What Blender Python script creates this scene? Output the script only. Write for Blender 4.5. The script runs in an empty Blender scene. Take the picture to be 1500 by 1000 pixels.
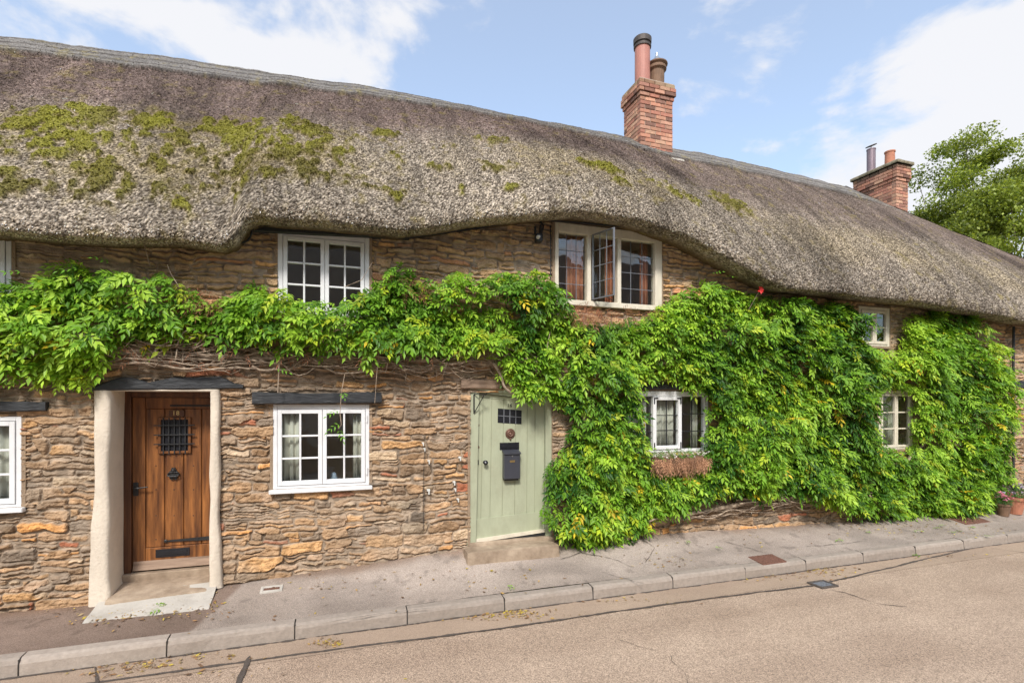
import bpy, math, random
import numpy as np
from mathutils import Vector, Matrix

random.seed(7)
rng = np.random.default_rng(11)
scene = bpy.context.scene
COL = scene.collection

# ------------------------------------------------------------------ camera
CAM = Vector((0.0, -6.0, 2.0))
cam_data = bpy.data.cameras.new("camera")
cam_data.sensor_width = 36.0
cam_data.lens = 18.0
cam_data.shift_y = 0.06
cam_data.clip_start = 0.05
cam_data.clip_end = 3000
cam = bpy.data.objects.new("camera", cam_data)
COL.objects.link(cam)
YAW = math.atan(1 / 3)
cam.location = CAM
cam.rotation_euler = (math.radians(90), 0, -YAW)
scene.camera = cam
CS, SN = math.cos(YAW), math.sin(YAW)

# ------------------------------------------------------------------ world, sun, exposure
SUN_EL, SUN_AZ = math.radians(44), math.radians(202)     # azimuth clockwise from +Y
world = bpy.data.worlds.new("World")
scene.world = world
world.use_nodes = True
wn, wl = world.node_tree.nodes, world.node_tree.links
wn.clear()
w_out = wn.new("ShaderNodeOutputWorld")
sky = wn.new("ShaderNodeTexSky")
sky.sky_type = 'NISHITA'
sky.sun_disc = False
sky.sun_elevation = SUN_EL
sky.sun_rotation = SUN_AZ
sky.air_density = 1.0
sky.dust_density = 1.6
sky.ozone_density = 2.0
tc = wn.new("ShaderNodeTexCoord")
bg = wn.new("ShaderNodeBackground")
bg.inputs[1].default_value = 0.13
# cloud cover: noise on the sky direction flattened towards the horizon, plus a few cloud banks
sep = wn.new("ShaderNodeSeparateXYZ"); wl.new(tc.outputs['Generated'], sep.inputs[0])
mp = wn.new("ShaderNodeMapping"); wl.new(tc.outputs['Generated'], mp.inputs[0])
mp.inputs['Scale'].default_value = (1, 1, 1.7)
nz = wn.new("ShaderNodeTexNoise"); wl.new(mp.outputs[0], nz.inputs['Vector'])
nz.inputs['Scale'].default_value = 4.2; nz.inputs['Detail'].default_value = 9; nz.inputs['Roughness'].default_value = 0.56
nz.inputs['Distortion'].default_value = 0.25
def wmath(op, a, b=None, clamp=False):
    n = wn.new("ShaderNodeMath"); n.operation = op; n.use_clamp = clamp
    for i, v in enumerate((a, b)):
        if v is None: continue
        if isinstance(v, (int, float)): n.inputs[i].default_value = v
        else: wl.new(v, n.inputs[i])
    return n.outputs[0]
def sky_dir(px, py):
    x = (px - 750) / 750; z = (590 - py) / 750
    return Vector((SN + x * CS, CS - x * SN, z)).normalized()
mask = wmath('SUBTRACT', wmath('MULTIPLY', nz.outputs['Fac'], 1.45), 0.215)
for (px, py, amp, size) in [(60, 30, .05, .03), (300, 30, .05, .04), (410, 95, .15, .010), (500, 60, .08, .02), (620, 60, -.02, .02), (1330, 110, .08, .015), (1160, 130, .04, .02),
                            (1430, 220, .14, .008), (1460, 120, .04, .02), (800, 120, -.13, .08), (1060, 60, -.12, .06), (1480, 0, -.1, .02)]:
    d = sky_dir(px, py)
    v = wn.new("ShaderNodeVectorMath"); v.operation = 'DOT_PRODUCT'
    wl.new(tc.outputs['Generated'], v.inputs[0]); v.inputs[1].default_value = d
    g = wmath('SUBTRACT', v.outputs['Value'], 1.0)
    g = wmath('DIVIDE', g, size)
    g = wmath('EXPONENT', g)
    g = wmath('MULTIPLY', g, amp)
    mask = wmath('ADD', mask, g)
ramp = wn.new("ShaderNodeMapRange"); ramp.interpolation_type = 'SMOOTHSTEP'
wl.new(mask, ramp.inputs[0])
ramp.inputs[1].default_value = 0.46; ramp.inputs[2].default_value = 0.66
ramp.inputs[3].default_value = 0.25; ramp.inputs[4].default_value = 0.95
mixc = wn.new("ShaderNodeMix"); mixc.data_type = 'RGBA'
wl.new(ramp.outputs[0], mixc.inputs[0])
skyb = wn.new("ShaderNodeVectorMath"); skyb.operation = 'MULTIPLY'
wl.new(sky.outputs[0], skyb.inputs[0]); skyb.inputs[1].default_value = (1.26, 1.28, 1.22)
wl.new(skyb.outputs[0], mixc.inputs[6])
mixc.inputs[7].default_value = (3.75, 3.75, 3.85, 1)
wl.new(mixc.outputs[2], bg.inputs[0])
wl.new(bg.outputs[0], w_out.inputs[0])

sd = bpy.data.lights.new("sun", 'SUN')
sd.energy = 2.1
sd.angle = math.radians(10)
sd.color = (1.0, 0.95, 0.90)
sun = bpy.data.objects.new("sun", sd)
COL.objects.link(sun)
sv = Vector((math.sin(SUN_AZ) * math.cos(SUN_EL), math.cos(SUN_AZ) * math.cos(SUN_EL), math.sin(SUN_EL)))
sun.rotation_euler = sv.to_track_quat('Z', 'Y').to_euler()
sun.location = (0, -20, 20)

scene.view_settings.view_transform = 'Standard'
scene.view_settings.look = 'None'
scene.view_settings.exposure = 0.95
scene.view_settings.gamma = 1.0
scene.cycles.max_bounces = 8
scene.cycles.transparent_max_bounces = 16
scene.cycles.use_denoising = True

# ------------------------------------------------------------------ helpers
def P(px, py, Y=0.0):
    """Photo pixel -> point on the vertical plane at world Y."""
    x = (px - 750) / 750; z = (590 - py) / 750
    d = (Y - CAM.y) / (CS - x * SN)
    return Vector((CAM.x + d * (SN + x * CS), Y, CAM.z + d * z))

def G(px, py, z=0.0):
    """Photo pixel -> point on the horizontal plane at height z."""
    x = (px - 750) / 750
    d = (CAM.z - z) * 750 / (py - 590)
    return Vector((CAM.x + d * (SN + x * CS), CAM.y + d * (CS - x * SN), z))

def tag(o, label=None, cat=None, group=None, kind=None):
    if label: o["label"] = label
    if cat: o["category"] = cat
    if group: o["group"] = group
    if kind: o["kind"] = kind
    return o

def root_of(o):
    m = Matrix.Identity(4)
    while o is not None:
        m = Matrix.Translation(o.location) @ m
        o = o.parent
    return m

def thing(name, label, cat, loc=(0, 0, 0), group=None):
    o = bpy.data.objects.new(name, None)
    o.empty_display_size = 0.2
    o.location = loc
    COL.objects.link(o)
    return tag(o, label, cat, group)

def put(o, parent):
    if parent is not None:
        o.parent = parent
        o.location = -root_of(parent).translation
    return o

class MB:
    def __init__(s, warp=None):
        s.v = []; s.f = []; s.w = warp; s.c = []
    def add(s, verts, faces, col=None):
        n = len(s.v)
        for p in verts:
            p = Vector(p)
            s.v.append(s.w(p) if s.w else p)
            s.c.append(col or (1, 1, 1))
        s.f += [tuple(i + n for i in f) for f in faces]
        return s
    def box(s, x0, x1, y0, y1, z0, z1, bev=0.0, col=None):
        if x1 < x0: x0, x1 = x1, x0
        if y1 < y0: y0, y1 = y1, y0
        if z1 < z0: z0, z1 = z1, z0
        b = min(bev, (x1 - x0) * .3, (y1 - y0) * .3, (z1 - z0) * .3)
        if b <= 0:
            vs = [(x, y, z) for x in (x0, x1) for y in (y0, y1) for z in (z0, z1)]
            return s.add(vs, [(0, 1, 3, 2), (4, 6, 7, 5), (0, 4, 5, 1), (2, 3, 7, 6), (0, 2, 6, 4), (1, 5, 7, 3)], col)
        vs = []
        for x, sx in ((x0, 1), (x1, -1)):
            for y, sy in ((y0, 1), (y1, -1)):
                for z, sz in ((z0, 1), (z1, -1)):
                    vs += [(x, y + sy * b, z + sz * b), (x + sx * b, y, z + sz * b), (x + sx * b, y + sy * b, z)]
        def i(a, b_, c, k): return (a * 4 + b_ * 2 + c) * 3 + k
        fs = []
        for a in (0, 1):
            q = [i(a, 0, 0, 0), i(a, 0, 1, 0), i(a, 1, 1, 0), i(a, 1, 0, 0)]; fs.append(q if a == 0 else q[::-1])
            q = [i(0, a, 0, 1), i(1, a, 0, 1), i(1, a, 1, 1), i(0, a, 1, 1)]; fs.append(q if a == 0 else q[::-1])
            q = [i(0, 0, a, 2), i(0, 1, a, 2), i(1, 1, a, 2), i(1, 0, a, 2)]; fs.append(q if a == 0 else q[::-1])
        for c in (0, 1):
            for d in (0, 1):
                fs.append([i(c, d, 0, 0), i(c, d, 1, 0), i(c, d, 1, 1), i(c, d, 0, 1)])
                fs.append([i(c, 0, d, 0), i(c, 1, d, 0), i(c, 1, d, 2), i(c, 0, d, 2)])
                fs.append([i(0, c, d, 1), i(1, c, d, 1), i(1, c, d, 2), i(0, c, d, 2)])
                for e in (0, 1):
                    fs.append([i(c, d, e, 0), i(c, d, e, 1), i(c, d, e, 2)])
        return s.add(vs, fs, col)
    def tube(s, pts, r, n=6, col=None, cap=True):
        pts = [Vector(p) for p in pts]
        rr = r if isinstance(r, (list, tuple)) else [r] * len(pts)
        vs = []; fs = []
        up = Vector((0.13, 0.21, 1)).normalized()
        for k, p in enumerate(pts):
            t = (pts[min(k + 1, len(pts) - 1)] - pts[max(k - 1, 0)]).normalized()
            a = t.cross(up)
            if a.length < 1e-3: a = t.cross(Vector((1, 0, 0)))
            a.normalize(); b = t.cross(a)
            for j in range(n):
                an = 2 * math.pi * j / n
                vs.append(p + (a * math.cos(an) + b * math.sin(an)) * rr[k])
        for k in range(len(pts) - 1):
            for j in range(n):
                fs.append((k * n + j, k * n + (j + 1) % n, (k + 1) * n + (j + 1) % n, (k + 1) * n + j))
        if cap:
            fs.append(tuple(range(n))[::-1]); fs.append(tuple((len(pts) - 1) * n + j for j in range(n)))
        return s.add(vs, fs, col)
    def lathe(s, prof, c, n=20, axis='z', col=None):
        """prof: list of (radius, height) along the axis from c."""
        vs = []; fs = []
        c = Vector(c)
        for (r, h) in prof:
            for j in range(n):
                a = 2 * math.pi * j / n
                q = Vector((r * math.cos(a), r * math.sin(a), h)) if axis == 'z' else Vector((r * math.cos(a), -h, r * math.sin(a)))
                vs.append(c + q)
        for k in range(len(prof) - 1):
            for j in range(n):
                fs.append((k * n + j, k * n + (j + 1) % n, (k + 1) * n + (j + 1) % n, (k + 1) * n + j))
        fs.append(tuple(range(n))[::-1]); fs.append(tuple((len(prof) - 1) * n + j for j in range(n)))
        return s.add(vs, fs, col)
    def prism(s, outline, y0, y1, col=None):
        """outline: (x, z) points, extruded from y0 (front) to y1."""
        n = len(outline)
        vs = [(x, y0, z) for x, z in outline] + [(x, y1, z) for x, z in outline]
        fs = [tuple(range(n)), tuple(range(2 * n - 1, n - 1, -1))]
        fs += [(j, n + j, n + (j + 1) % n, (j + 1) % n) for j in range(n)]
        return s.add(vs, fs, col)
    def build(s, name, mat, parent=None, smooth=False, colors=False):
        me = bpy.data.meshes.new(name)
        me.from_pydata([tuple(v) for v in s.v], [], s.f)
        if colors:
            ca = me.color_attributes.new("Col", 'FLOAT_COLOR', 'POINT')
            ca.data.foreach_set("color", np.array([(*c, 1) for c in s.c], dtype=np.float32).ravel())
        me.materials.append(mat)
        if smooth:
            me.polygons.foreach_set("use_smooth", [True] * len(me.polygons))
        me.update()
        import bmesh
        bm = bmesh.new(); bm.from_mesh(me)
        bmesh.ops.recalc_face_normals(bm, faces=bm.faces)
        bm.to_mesh(me); bm.free()
        o = bpy.data.objects.new(name, me)
        COL.objects.link(o)
        return put(o, parent)

def np_mesh(name, verts, faces, mat, parent=None, col=None, smooth=False):
    """verts (N,3), faces (M,k) arrays; col (N,3) optional."""
    me = bpy.data.meshes.new(name)
    verts = np.ascontiguousarray(verts, dtype=np.float32)
    faces = np.ascontiguousarray(faces, dtype=np.int32)
    k = faces.shape[1]
    used = np.zeros(len(verts), bool); used[faces.ravel()] = True
    if not used.all():
        remap = np.cumsum(used) - 1
        verts = verts[used]; faces = remap[faces].astype(np.int32)
        if col is not None: col = col[used]
    me.vertices.add(len(verts)); me.vertices.foreach_set("co", verts.ravel())
    me.loops.add(faces.size); me.loops.foreach_set("vertex_index", faces.ravel())
    me.polygons.add(len(faces))
    me.polygons.foreach_set("loop_start", np.arange(0, faces.size, k, dtype=np.int32))
    me.polygons.foreach_set("loop_total", np.full(len(faces), k, dtype=np.int32))
    me.polygons.foreach_set("use_smooth", np.full(len(faces), smooth))
    me.update(calc_edges=True)
    if col is not None:
        ca = me.color_attributes.new("Col", 'FLOAT_COLOR', 'POINT')
        c4 = np.ones((len(verts), 4), np.float32); c4[:, :3] = col
        ca.data.foreach_set("color", c4.ravel())
    me.materials.append(mat)
    o = bpy.data.objects.new(name, me)
    COL.objects.link(o)
    return put(o, parent)

def grid_faces(nu, nv):
    i = np.arange(nu - 1)[:, None] * nv + np.arange(nv - 1)[None, :]
    return np.stack([i, i + nv, i + nv + 1, i + 1], -1).reshape(-1, 4)

_tab = np.random.default_rng(5).random((256, 256)).astype(np.float32)
def vn(x, y, sc=1.0, seed=0):
    """smooth value noise in [-1, 1]"""
    x = x / sc + seed * 17.37; y = y / sc + seed * 9.71
    xi = np.floor(x).astype(int); yi = np.floor(y).astype(int)
    fx = x - xi; fy = y - yi
    fx = fx * fx * (3 - 2 * fx); fy = fy * fy * (3 - 2 * fy)
    a = _tab[xi & 255, yi & 255]; b = _tab[(xi + 1) & 255, yi & 255]
    c = _tab[xi & 255, (yi + 1) & 255]; d = _tab[(xi + 1) & 255, (yi + 1) & 255]
    return ((a * (1 - fx) + b * fx) * (1 - fy) + (c * (1 - fx) + d * fx) * fy) * 2 - 1
def fbm(x, y, sc, oct=4, seed=0, gain=.5):
    r = 0; a = 1; t = 0
    for k in range(oct):
        r = r + a * vn(x, y, sc / 2 ** k, seed + k * 3); t += a; a *= gain
    return r / t
def h2(i, j, k=0):
    """hash of integers -> [0,1)"""
    v = np.sin(i * 12.9898 + j * 78.233 + k * 37.719) * 43758.5453
    return v - np.floor(v)
def sstep(a, b, x):
    t = np.clip((x - a) / (b - a), 0, 1); return t * t * (3 - 2 * t)
def inpoly(x, y, poly):
    r = np.zeros(np.shape(x), bool); n = len(poly)
    for i in range(n):
        x0, y0 = poly[i]; x1, y1 = poly[(i + 1) % n]
        c = ((y0 > y) != (y1 > y)) & (x < (x1 - x0) * (y - y0) / (y1 - y0 + 1e-12) + x0)
        r ^= c
    return r
def dpoly(x, y, poly):
    d = np.full(np.shape(x), 1e9); n = len(poly)
    for i in range(n):
        x0, y0 = poly[i]; x1, y1 = poly[(i + 1) % n]
        ex, ey = x1 - x0, y1 - y0
        t = np.clip(((x - x0) * ex + (y - y0) * ey) / (ex * ex + ey * ey + 1e-12), 0, 1)
        d = np.minimum(d, np.hypot(x - x0 - t * ex, y - y0 - t * ey))
    return d

# ------------------------------------------------------------------ materials
def nodes_of(name):
    m = bpy.data.materials.new(name); m.use_nodes = True
    return m, m.node_tree.nodes, m.node_tree.links, m.node_tree.nodes["Principled BSDF"]
def pm(name, color, rough=.7, var=.15, scale=8, bump=.2, bscale=None, metal=0, stretch=(1, 1, 1), color2=None, attr=False, spec=.5, dist=.01, dirt=0, coat=0, detail=6, **kw):
    m, n, l, b = nodes_of(name)
    t = n.new("ShaderNodeTexCoord"); mpn = n.new("ShaderNodeMapping"); l.new(t.outputs['Object'], mpn.inputs[0])
    mpn.inputs['Scale'].default_value = stretch
    nt = n.new("ShaderNodeTexNoise"); l.new(mpn.outputs[0], nt.inputs['Vector'])
    nt.inputs['Scale'].default_value = scale; nt.inputs['Detail'].default_value = detail; nt.inputs['Roughness'].default_value = .62
    mr = n.new("ShaderNodeMapRange"); l.new(nt.outputs['Fac'], mr.inputs[0])
    mr.inputs[1].default_value = .3; mr.inputs[2].default_value = .7
    base = None
    if color2:
        mx = n.new("ShaderNodeMix"); mx.data_type = 'RGBA'
        l.new(mr.outputs[0], mx.inputs[0]); mx.inputs[6].default_value = (*color, 1); mx.inputs[7].default_value = (*color2, 1)
        base = mx.outputs[2]
    elif attr:
        at = n.new("ShaderNodeAttribute"); at.attribute_name = "Col"; base = at.outputs['Color']
    hsv = n.new("ShaderNodeHueSaturation")
    if base is not None: l.new(base, hsv.inputs['Color'])
    else: hsv.inputs['Color'].default_value = (*color, 1)
    mv = n.new("ShaderNodeMapRange"); l.new(nt.outputs['Fac'], mv.inputs[0])
    mv.inputs[1].default_value = .25; mv.inputs[2].default_value = .75
    mv.inputs[3].default_value = 1 - var; mv.inputs[4].default_value = 1 + var
    l.new(mv.outputs[0], hsv.inputs['Value'])
    outc = hsv.outputs[0]
    if dirt:
        n3 = n.new("ShaderNodeTexNoise"); l.new(t.outputs['Object'], n3.inputs['Vector']); n3.inputs['Scale'].default_value = 2.3; n3.inputs['Detail'].default_value = 8; n3.inputs['Roughness'].default_value = .7
        r3 = n.new("ShaderNodeMapRange"); l.new(n3.outputs['Fac'], r3.inputs[0]); r3.inputs[1].default_value = .5; r3.inputs[2].default_value = .72; r3.inputs[4].default_value = dirt
        m3 = n.new("ShaderNodeMix"); m3.data_type = 'RGBA'; l.new(r3.outputs[0], m3.inputs[0]); l.new(outc, m3.inputs[6]); m3.inputs[7].default_value = (.16, .12, .08, 1)
        outc = m3.outputs[2]
    l.new(outc, b.inputs['Base Color'])
    b.inputs['Roughness'].default_value = rough
    b.inputs['Metallic'].default_value = metal
    b.inputs['Specular IOR Level'].default_value = spec
    if coat: b.inputs['Coat Weight'].default_value = coat; b.inputs['Coat Roughness'].default_value = .25
    if bump:
        n2 = n.new("ShaderNodeTexNoise"); l.new(mpn.outputs[0], n2.inputs['Vector'])
        n2.inputs['Scale'].default_value = bscale or scale * 6; n2.inputs['Detail'].default_value = 5; n2.inputs['Roughness'].default_value = .65
        bp = n.new("ShaderNodeBump"); bp.inputs['Strength'].default_value = bump; bp.inputs['Distance'].default_value = dist
        l.new(n2.outputs['Fac'], bp.inputs['Height']); l.new(bp.outputs[0], b.inputs['Normal'])
    return m

def leafmat(name, trans=.28, rough=.5, var=.12):
    m, n, l, b = nodes_of(name)
    at = n.new("ShaderNodeAttribute"); at.attribute_name = "Col"
    l.new(at.outputs['Color'], b.inputs['Base Color'])
    b.inputs['Roughness'].default_value = rough
    b.inputs['Specular IOR Level'].default_value = .35
    tr = n.new("ShaderNodeBsdfTranslucent")
    mul = n.new("ShaderNodeMix"); mul.data_type = 'RGBA'; mul.blend_type = 'MULTIPLY'; mul.inputs[0].default_value = 1
    l.new(at.outputs['Color'], mul.inputs[6]); mul.inputs[7].default_value = (1.3, 1.25, .6, 1)
    l.new(mul.outputs[2], tr.inputs[0])
    mx = n.new("ShaderNodeMixShader"); mx.inputs[0].default_value = trans
    l.new(b.outputs[0], mx.inputs[1]); l.new(tr.outputs[0], mx.inputs[2])
    l.new(mx.outputs[0], n["Material Output"].inputs[0])
    return m

def glassmat(name, refl=1.0, tint=(.9, .93, .92)):
    m, n, l, b = nodes_of(name)
    n.remove(b)
    tr = n.new("ShaderNodeBsdfTransparent"); tr.inputs[0].default_value = (*tint, 1)
    gl = n.new("ShaderNodeBsdfGlossy"); gl.inputs['Roughness'].default_value = .015; gl.inputs[0].default_value = (refl, refl, refl, 1)
    lw = n.new("ShaderNodeLayerWeight"); pw = n.new("ShaderNodeMath"); pw.operation = 'POWER'; l.new(lw.outputs['Facing'], pw.inputs[0]); pw.inputs[1].default_value = 5
    fr = n.new("ShaderNodeMath"); fr.operation = 'MULTIPLY_ADD'; l.new(pw.outputs[0], fr.inputs[0]); fr.inputs[1].default_value = .93; fr.inputs[2].default_value = .065
    t = n.new("ShaderNodeTexCoord"); nt = n.new("ShaderNodeTexNoise"); l.new(t.outputs['Object'], nt.inputs['Vector']); nt.inputs['Scale'].default_value = 3.5; nt.inputs['Detail'].default_value = 2
    bp = n.new("ShaderNodeBump"); bp.inputs['Strength'].default_value = .35; bp.inputs['Distance'].default_value = .02
    l.new(nt.outputs['Fac'], bp.inputs['Height']); l.new(bp.outputs[0], gl.inputs['Normal'])
    mx = n.new("ShaderNodeMixShader")
    l.new(fr.outputs[0], mx.inputs[0]); l.new(tr.outputs[0], mx.inputs[1]); l.new(gl.outputs[0], mx.inputs[2])
    l.new(mx.outputs[0], n["Material Output"].inputs[0])
    return m

M = {}
M['stone'] = pm('rubble_stone', (1, 1, 1), .9, .22, 14, .9, 55, attr=True, spec=.2, dist=.012)
M['mortar'] = pm('lime_mortar', (.33, .26, .19), .95, .2, 10, .6, 60, spec=.2)
M['plaster'] = pm('cream_plaster', (.64, .56, .455), .92, .08, 4, .9, 30, spec=.2, dirt=.22)
M['white'] = pm('white_gloss_paint', (.72, .72, .72), .38, .05, 5, .08, 30, dirt=.16)
M['cream'] = pm('cream_weathered_paint', (.66, .60, .48), .6, .14, 9, .25, 40, stretch=(1, 1, .3), dirt=.3)
M['black_wood'] = pm('black_painted_timber', (.022, .024, .027), .5, .3, 6, .7, 22, stretch=(.35, 1, 1.6), dist=.012)
M['oak'] = pm('varnished_oak', (.085, .027, .008), .42, .35, 5, .25, 30, stretch=(4, 4, .35), color2=(.27, .105, .028), coat=.2)
M['oak_dark'] = pm('dark_stained_oak', (.06, .02, .008), .45, .25, 5, .25, 30, stretch=(5, 5, .5), color2=(.13, .048, .016), coat=.2)
M['oak_grey'] = pm('weathered_oak', (.20, .13, .085), .7, .25, 5, .3, 30, stretch=(.5, 5, 5), color2=(.30, .21, .15))
M['sage'] = pm('sage_green_paint', (.37, .395, .275), .5, .10, 5, .12, 40, stretch=(2, 2, .6), dirt=.26)
M['iron'] = pm('black_iron', (.018, .018, .019), .45, .3, 12, .4, 60)
M['iron_gloss'] = pm('black_gloss', (.015, .016, .02), .25, .2, 12, .05)
M['brass'] = pm('brass', (.75, .55, .25), .35, .1, 10, 0, metal=1)
M['steel'] = pm('brushed_steel', (.55, .55, .55), .35, .1, 10, 0, metal=1)
M['postbox'] = pm('dark_grey_enamel', (.045, .047, .058), .35, .1, 10, .05)
M['copper'] = pm('aged_copper', (.16, .085, .06), .45, .3, 20, .3, metal=.4)
M['lead'] = pm('lead_came', (.17, .18, .20), .55, .2, 10, .1)
M['glass'] = glassmat('window_glass')
M['room'] = pm('room_plaster', (.55, .43, .33), .9, .3, 1.5, 0)
M['curtain'] = pm('cream_curtain', (.66, .62, .54), .9, .12, 5, .2, 30, stretch=(6, 6, .4))
M['curtain_rust'] = pm('rust_curtain', (.62, .25, .14), .9, .15, 5, .2, 30, stretch=(6, 6, .4))
M['brick'] = pm('brick', (1, 1, 1), .9, .2, 18, .5, 70, attr=True, spec=.2)
M['brick_mortar'] = pm('brick_mortar', (.36, .28, .22), .95, .2, 12, .5, 60)
M['terracotta'] = pm('terracotta', (.42, .17, .10), .8, .2, 8, .3, 40)
M['flue'] = pm('pink_clay_flue', (.40, .17, .13), .6, .2, 6, .1, 30, stretch=(1, 1, .4))
M['clay_dark'] = pm('dark_clay', (.17, .10, .06), .8, .3, 8, .3, 40)
M['flue_metal'] = pm('weathered_flue_metal', (.20, .15, .17), .5, .3, 8, .1, metal=.3, stretch=(3, 3, .5))
M['cap_dark'] = pm('dark_metal', (.075, .062, .055), .6, .3, 12, .2, metal=.3)
M['cap_stone'] = pm('mossy_cap_stone', (.14, .12, .07), .95, .3, 9, .8, 30, color2=(.27, .23, .16))
M['stepstone'] = pm('worn_step_stone', (.24, .175, .12), .9, .2, 5, .6, 40, color2=(.38, .30, .22), spec=.25)
M['concrete'] = pm('pale_concrete', (.46, .43, .38), .9, .14, 5, .5, 50, spec=.2, dirt=.35)
M['kerb'] = pm('kerb_concrete', (1, 1, 1), .9, .16, 22, .6, 70, spec=.2, attr=True, dirt=.18)
M['leaf'] = leafmat('wisteria_leaf')
M['treeleaf'] = leafmat('tree_leaf', .4)
M['deadleaf'] = leafmat('dry_leaf', .2, .8)
M['vine'] = pm('vine_bark', (.22, .155, .11), .9, .3, 14, .7, 50, color2=(.44, .35, .26))
M['bark'] = pm('tree_bark', (.10, .075, .05), .95, .3, 6, .8, 30)
M['thatch'] = pm('thatch_reed', (1, 1, 1), .95, .30, 60, 1.0, 95, attr=True, spec=.1, dist=.02, detail=4)
M['straw'] = pm('loose_reed', (1, 1, 1), .9, .1, 30, 0, attr=True, spec=.15)
M['moss'] = pm('moss', (1, 1, 1), .95, .15, 30, 0, attr=True, spec=.1)
M['cable'] = pm('black_cable', (.012, .012, .013), .4, .1, 10, 0)
M['plug'] = pm('white_plastic', (.6, .6, .56), .6, .1, 30, .2)
M['rust'] = pm('rusty_iron', (.16, .075, .05), .9, .3, 30, .6, 80)
M['petal'] = leafmat('petals', .3)
M['red'] = pm('red_petal', (.65, .015, .015), .5, .15, 40, .1)
M['tar'] = pm('tar_seam', (.085, .068, .056), .8, .3, 30, .6, 90)

# ------------------------------------------------------------------ layout of the facade (metres; wall plane Y = 0)
def rect(px0, py0, px1, py1, Y=0.0):
    a = P(px0, py0, Y); b = P(px1, py1, Y); c = (px0 + px1) / 2
    return a.x, b.x, P(c, py1, Y).z, P(c, py0, Y).z          # X0, X1, Z0, Z1
W = {}
W['low'] = rect(400, 592, 541, 713)
W['up'] = rect(407, 340, 541, 462)
W['lowL'] = (-3.83, -2.835, 1.03, 1.875)
W['upL'] = (-3.85, -2.91, 2.75, 3.58)
W['lead'] = rect(812, 335, 968, 448)
W['bar'] = rect(918, 573, 1036, 662)
W['lowR'] = rect(1286, 572, 1336, 658)
W['upR'] = rect(1257, 450, 1302, 507)
W['endU'] = (12.12, 12.95, 2.72, 3.42)
W['endD'] = (12.0, 12.95, 1.05, 2.02)
D18 = (-2.15, -1.267, .10, 2.135)     # opening of the oak door, recessed .35
q16 = [P(689, 568), P(808, 584), P(808, 783), P(683, 800)]   # TL TR BR BL
D16 = (q16[0].x - .005, q16[1].x + .0, .30, 2.13)
opens = list(W.values()) + [D18, D16]

# eaves and ridge
eave_px = [(-400, 322), (0, 336), (60, 343), (130, 347), (250, 351), (322, 360), (342, 352), (356, 326), (375, 316), (440, 320), (540, 330), (585, 337),
           (640, 331), (700, 323), (770, 313), (850, 309), (905, 318), (950, 327), (1000, 344), (1040, 366), (1080, 388), (1120, 408), (1150, 420), (1200, 428), (1250, 433), (1350, 443), (1450, 460), (1500, 471), (1560, 478)]
ex, ez = [], []
for a, b in eave_px:
    p = P(a, b, -.40); ex.append(p.x); ez.append(p.z)
ex = [-14] + ex + [22]; ez = [ez[0]] + ez + [ez[-1]]
def ze_of(x): return np.interp(x, ex, ez)
ridge_px = [(-400, -20), (0, 60), (270, 93), (540, 132), (725, 167), (910, 205), (1060, 236), (1180, 262), (1245, 280)]
rx, rz = [], []
for a, b in ridge_px:
    p = P(a, b, 2.5); rx.append(p.x); rz.append(p.z)
HX, HL = rx[-1], 6.0
HIPEND = HX + HL
def ridge_of(x):
    t = np.clip((x - HX) / HL, 0, 1)
    z = np.interp(x, rx, rz)
    zf = z * (1 - t) + (ze_of(x) + .25) * t
    y = 2.5 * (1 - t) + (-.38) * t
    return y, zf

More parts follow.
